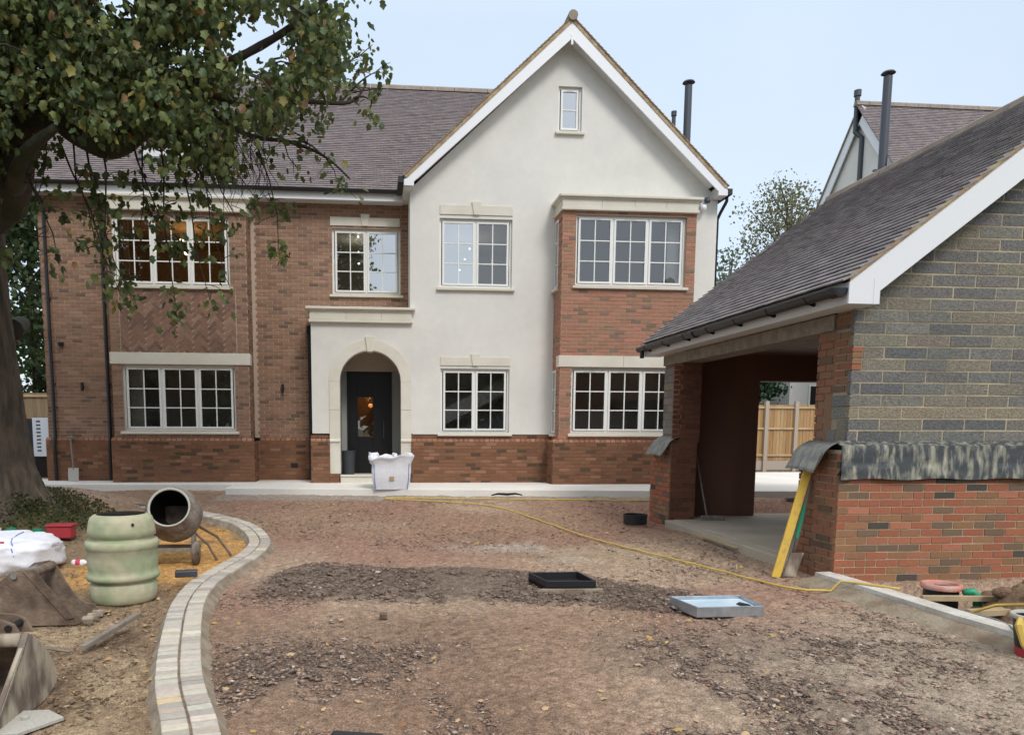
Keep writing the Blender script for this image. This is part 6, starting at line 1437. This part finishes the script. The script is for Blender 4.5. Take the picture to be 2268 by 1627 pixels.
# inspection chamber
chm = thing('inspection_chamber', 'black drain chamber with faded red rim in the trench', 'drain chamber', (4.93, 6.02, -0.34))
MB().lathe([(0.001, -0.3), (0.135, -0.3), (0.135, 0.0), (0.145, 0.0), (0.145, 0.03), (0.135, 0.03), (0.135, 0.47), (0.12, 0.47), (0.12, -0.25), (0.001, -0.25)], 32).build('chamber_body', M['gutter'], chm, local=True)
MB().lathe([(0.155, 0.46), (0.16, 0.475), (0.158, 0.505), (0.14, 0.51), (0.125, 0.50), (0.125, 0.46)], 32).build('rim', M['salmon'], chm, smooth=True, local=True)
MB().tube([(0.11, -0.12, 0.44), (0.17, -0.15, 0.46), (0.21, -0.16, 0.42), (0.215, -0.16, 0.34)], 0.035, 10).build('bend_pipe', M['green'], chm, smooth=True, local=True)
tag(MB().obox((4.62, 5.83, 0.055), Vector((1, -0.12, 0.0)).normalized(), Vector((0.12, 1, 0)).normalized(), (0, 0, 1), 0.78, 0.045, 0.045).build('timber_batten', M['timber'], bevel=0.003), 'pale timber batten laid across in front of the red rimmed chamber', 'batten')
tag(MB().obox((4.82, 5.52, -0.01), Vector((1, -0.05, 0.05)).normalized(), Vector((0.05, 1, 0)).normalized(), (0, 0, 1), 0.36, 0.09, 0.05).build('timber_block', M['timber'], bevel=0.003), 'short timber block half buried in the dug soil', 'timber block')
def mound(c, rx, ry, h_, seed, name, m, n=46):
    vs = []; fs = []
    for i in range(n + 1):
        for k in range(n + 1):
            u_, v_ = -1 + 2 * i / n, -1 + 2 * k / n; r_ = math.hypot(u_, v_)
            x_, y_ = c[0] + u_ * rx, c[1] + v_ * ry
            z_ = h_ * max(0, 1 - r_ ** 1.6) * (0.7 + 0.6 * float(vn(x_, y_, 0.25, seed))) + 0.05 * (float(vn(x_, y_, 0.07, 2)) - 0.5) * (1 if r_ < 1 else 0) + 0.03 * (float(vn(x_, y_, 0.03, 3)) - 0.5)
            vs.append((x_, y_, c[2] + z_ - (0.12 if r_ > 1.0 else 0)))
    fs = [(i * (n + 1) + k, (i + 1) * (n + 1) + k, (i + 1) * (n + 1) + k + 1, i * (n + 1) + k + 1) for i in range(n) for k in range(n)]
    return MB().add(vs, fs).build(name, m, smooth=True)
heap = tag(mound((5.52, 5.66, -0.30), 0.66, 0.66, 0.56, 1, 'soil_heap', M['soil'], n=70), 'heap of dug brown soil in the trench beside the garage wall', 'soil heap')
hbv = BVHTree.FromPolygons([v.co for v in heap.data.vertices], [tuple(p.vertices) for p in heap.data.polygons])
for k, (x_, y_, r_) in enumerate([(5.08, 5.42, 0.07), (5.20, 5.66, 0.085), (5.34, 5.95, 0.075), (4.90, 5.25, 0.05), (5.28, 5.45, 0.06)]):
    h_ = hbv.ray_cast(Vector((x_, y_, 3)), Vector((0, 0, -1))); z_ = (h_[0].z if h_[0] is not None else -0.3) + r_ * 0.25
    v0, f0 = ico(); V = v0 * (1 + 0.8 * (NR.rand(12, 1) - 0.5)) * np.array([r_ * 1.6, r_, r_ * 0.8]) + np.array([x_, y_, z_])
    o = tag(MB().add([tuple(v) for v in V], [tuple(f_) for f_ in f0]).build('clod', M['soil'], sub=1), ['pale clod of clay at the left foot of the soil heap', 'large clay clod halfway up the soil heap', 'dark clod near the top of the soil heap', 'small clod in the trench by the concrete edging', 'middling clod on the near slope of the soil heap'][k], 'clod')
# bucket at the right border and cable
bk = thing('bucket', 'black builders bucket with white rim and yellow handle at the right border', 'bucket', (4.36, 4.45, 0.0))
MB().lathe([(0.001, 0.0), (0.12, 0.0), (0.122, 0.07)], 28).build('bucket_base', M['red'], bk, local=True)
MB().lathe([(0.122, 0.07), (0.150, 0.27), (0.145, 0.27), (0.115, 0.02), (0.001, 0.02)], 28).build('bucket_body', M['gutter'], bk, local=True, smooth=False)
MB().lathe([(0.150, 0.262), (0.163, 0.265), (0.163, 0.29), (0.148, 0.295), (0.145, 0.265)], 28).build('rim', M['rim'], bk, local=True, smooth=True)
MB().tube([(-0.155, -0.02, 0.27), (-0.20, -0.06, 0.24), (-0.19, -0.10, 0.12), (-0.15, -0.11, 0.06)], [0.022, 0.026, 0.02, 0.012], 6).build('sponge_float', M['hose'], bk, local=True)
tag(MB().tube([(4.72, 5.48, 0.03), (4.90, 5.40, 0.12), (4.96, 5.20, 0.17), (4.86, 4.95, 0.19), (4.68, 4.75, 0.24), (4.50, 4.60, 0.30), (4.42, 4.50, 0.22)], 0.012, 8).build('cable', M['hose'], smooth=True), 'yellow cable arching from the trench into the bucket', 'cable')
tag(MB().tube([(4.50, 5.5, 0.10), (4.56, 5.3, 0.10), (4.60, 5.05, 0.10), (4.52, 4.85, 0.11), (4.42, 4.70, 0.12)], 0.006, 6).build('cord', M['strap'], smooth=True), 'thin dark cord curling over the concrete edging', 'cord')
# rubble lying beyond the garage, seen through it
for k, (x_, y_) in enumerate([(8.1, 13.1), (7.5, 13.0)]):
    tag(MB().box(x_, x_ + 0.6, y_, y_ + 0.08, 0.02 + gz(x_, y_), 0.07 + gz(x_, y_)).build('batten', M['timber_gray']), ['right hand batten on the soil behind the garage', 'left hand batten on the soil behind the garage'][k], 'batten')
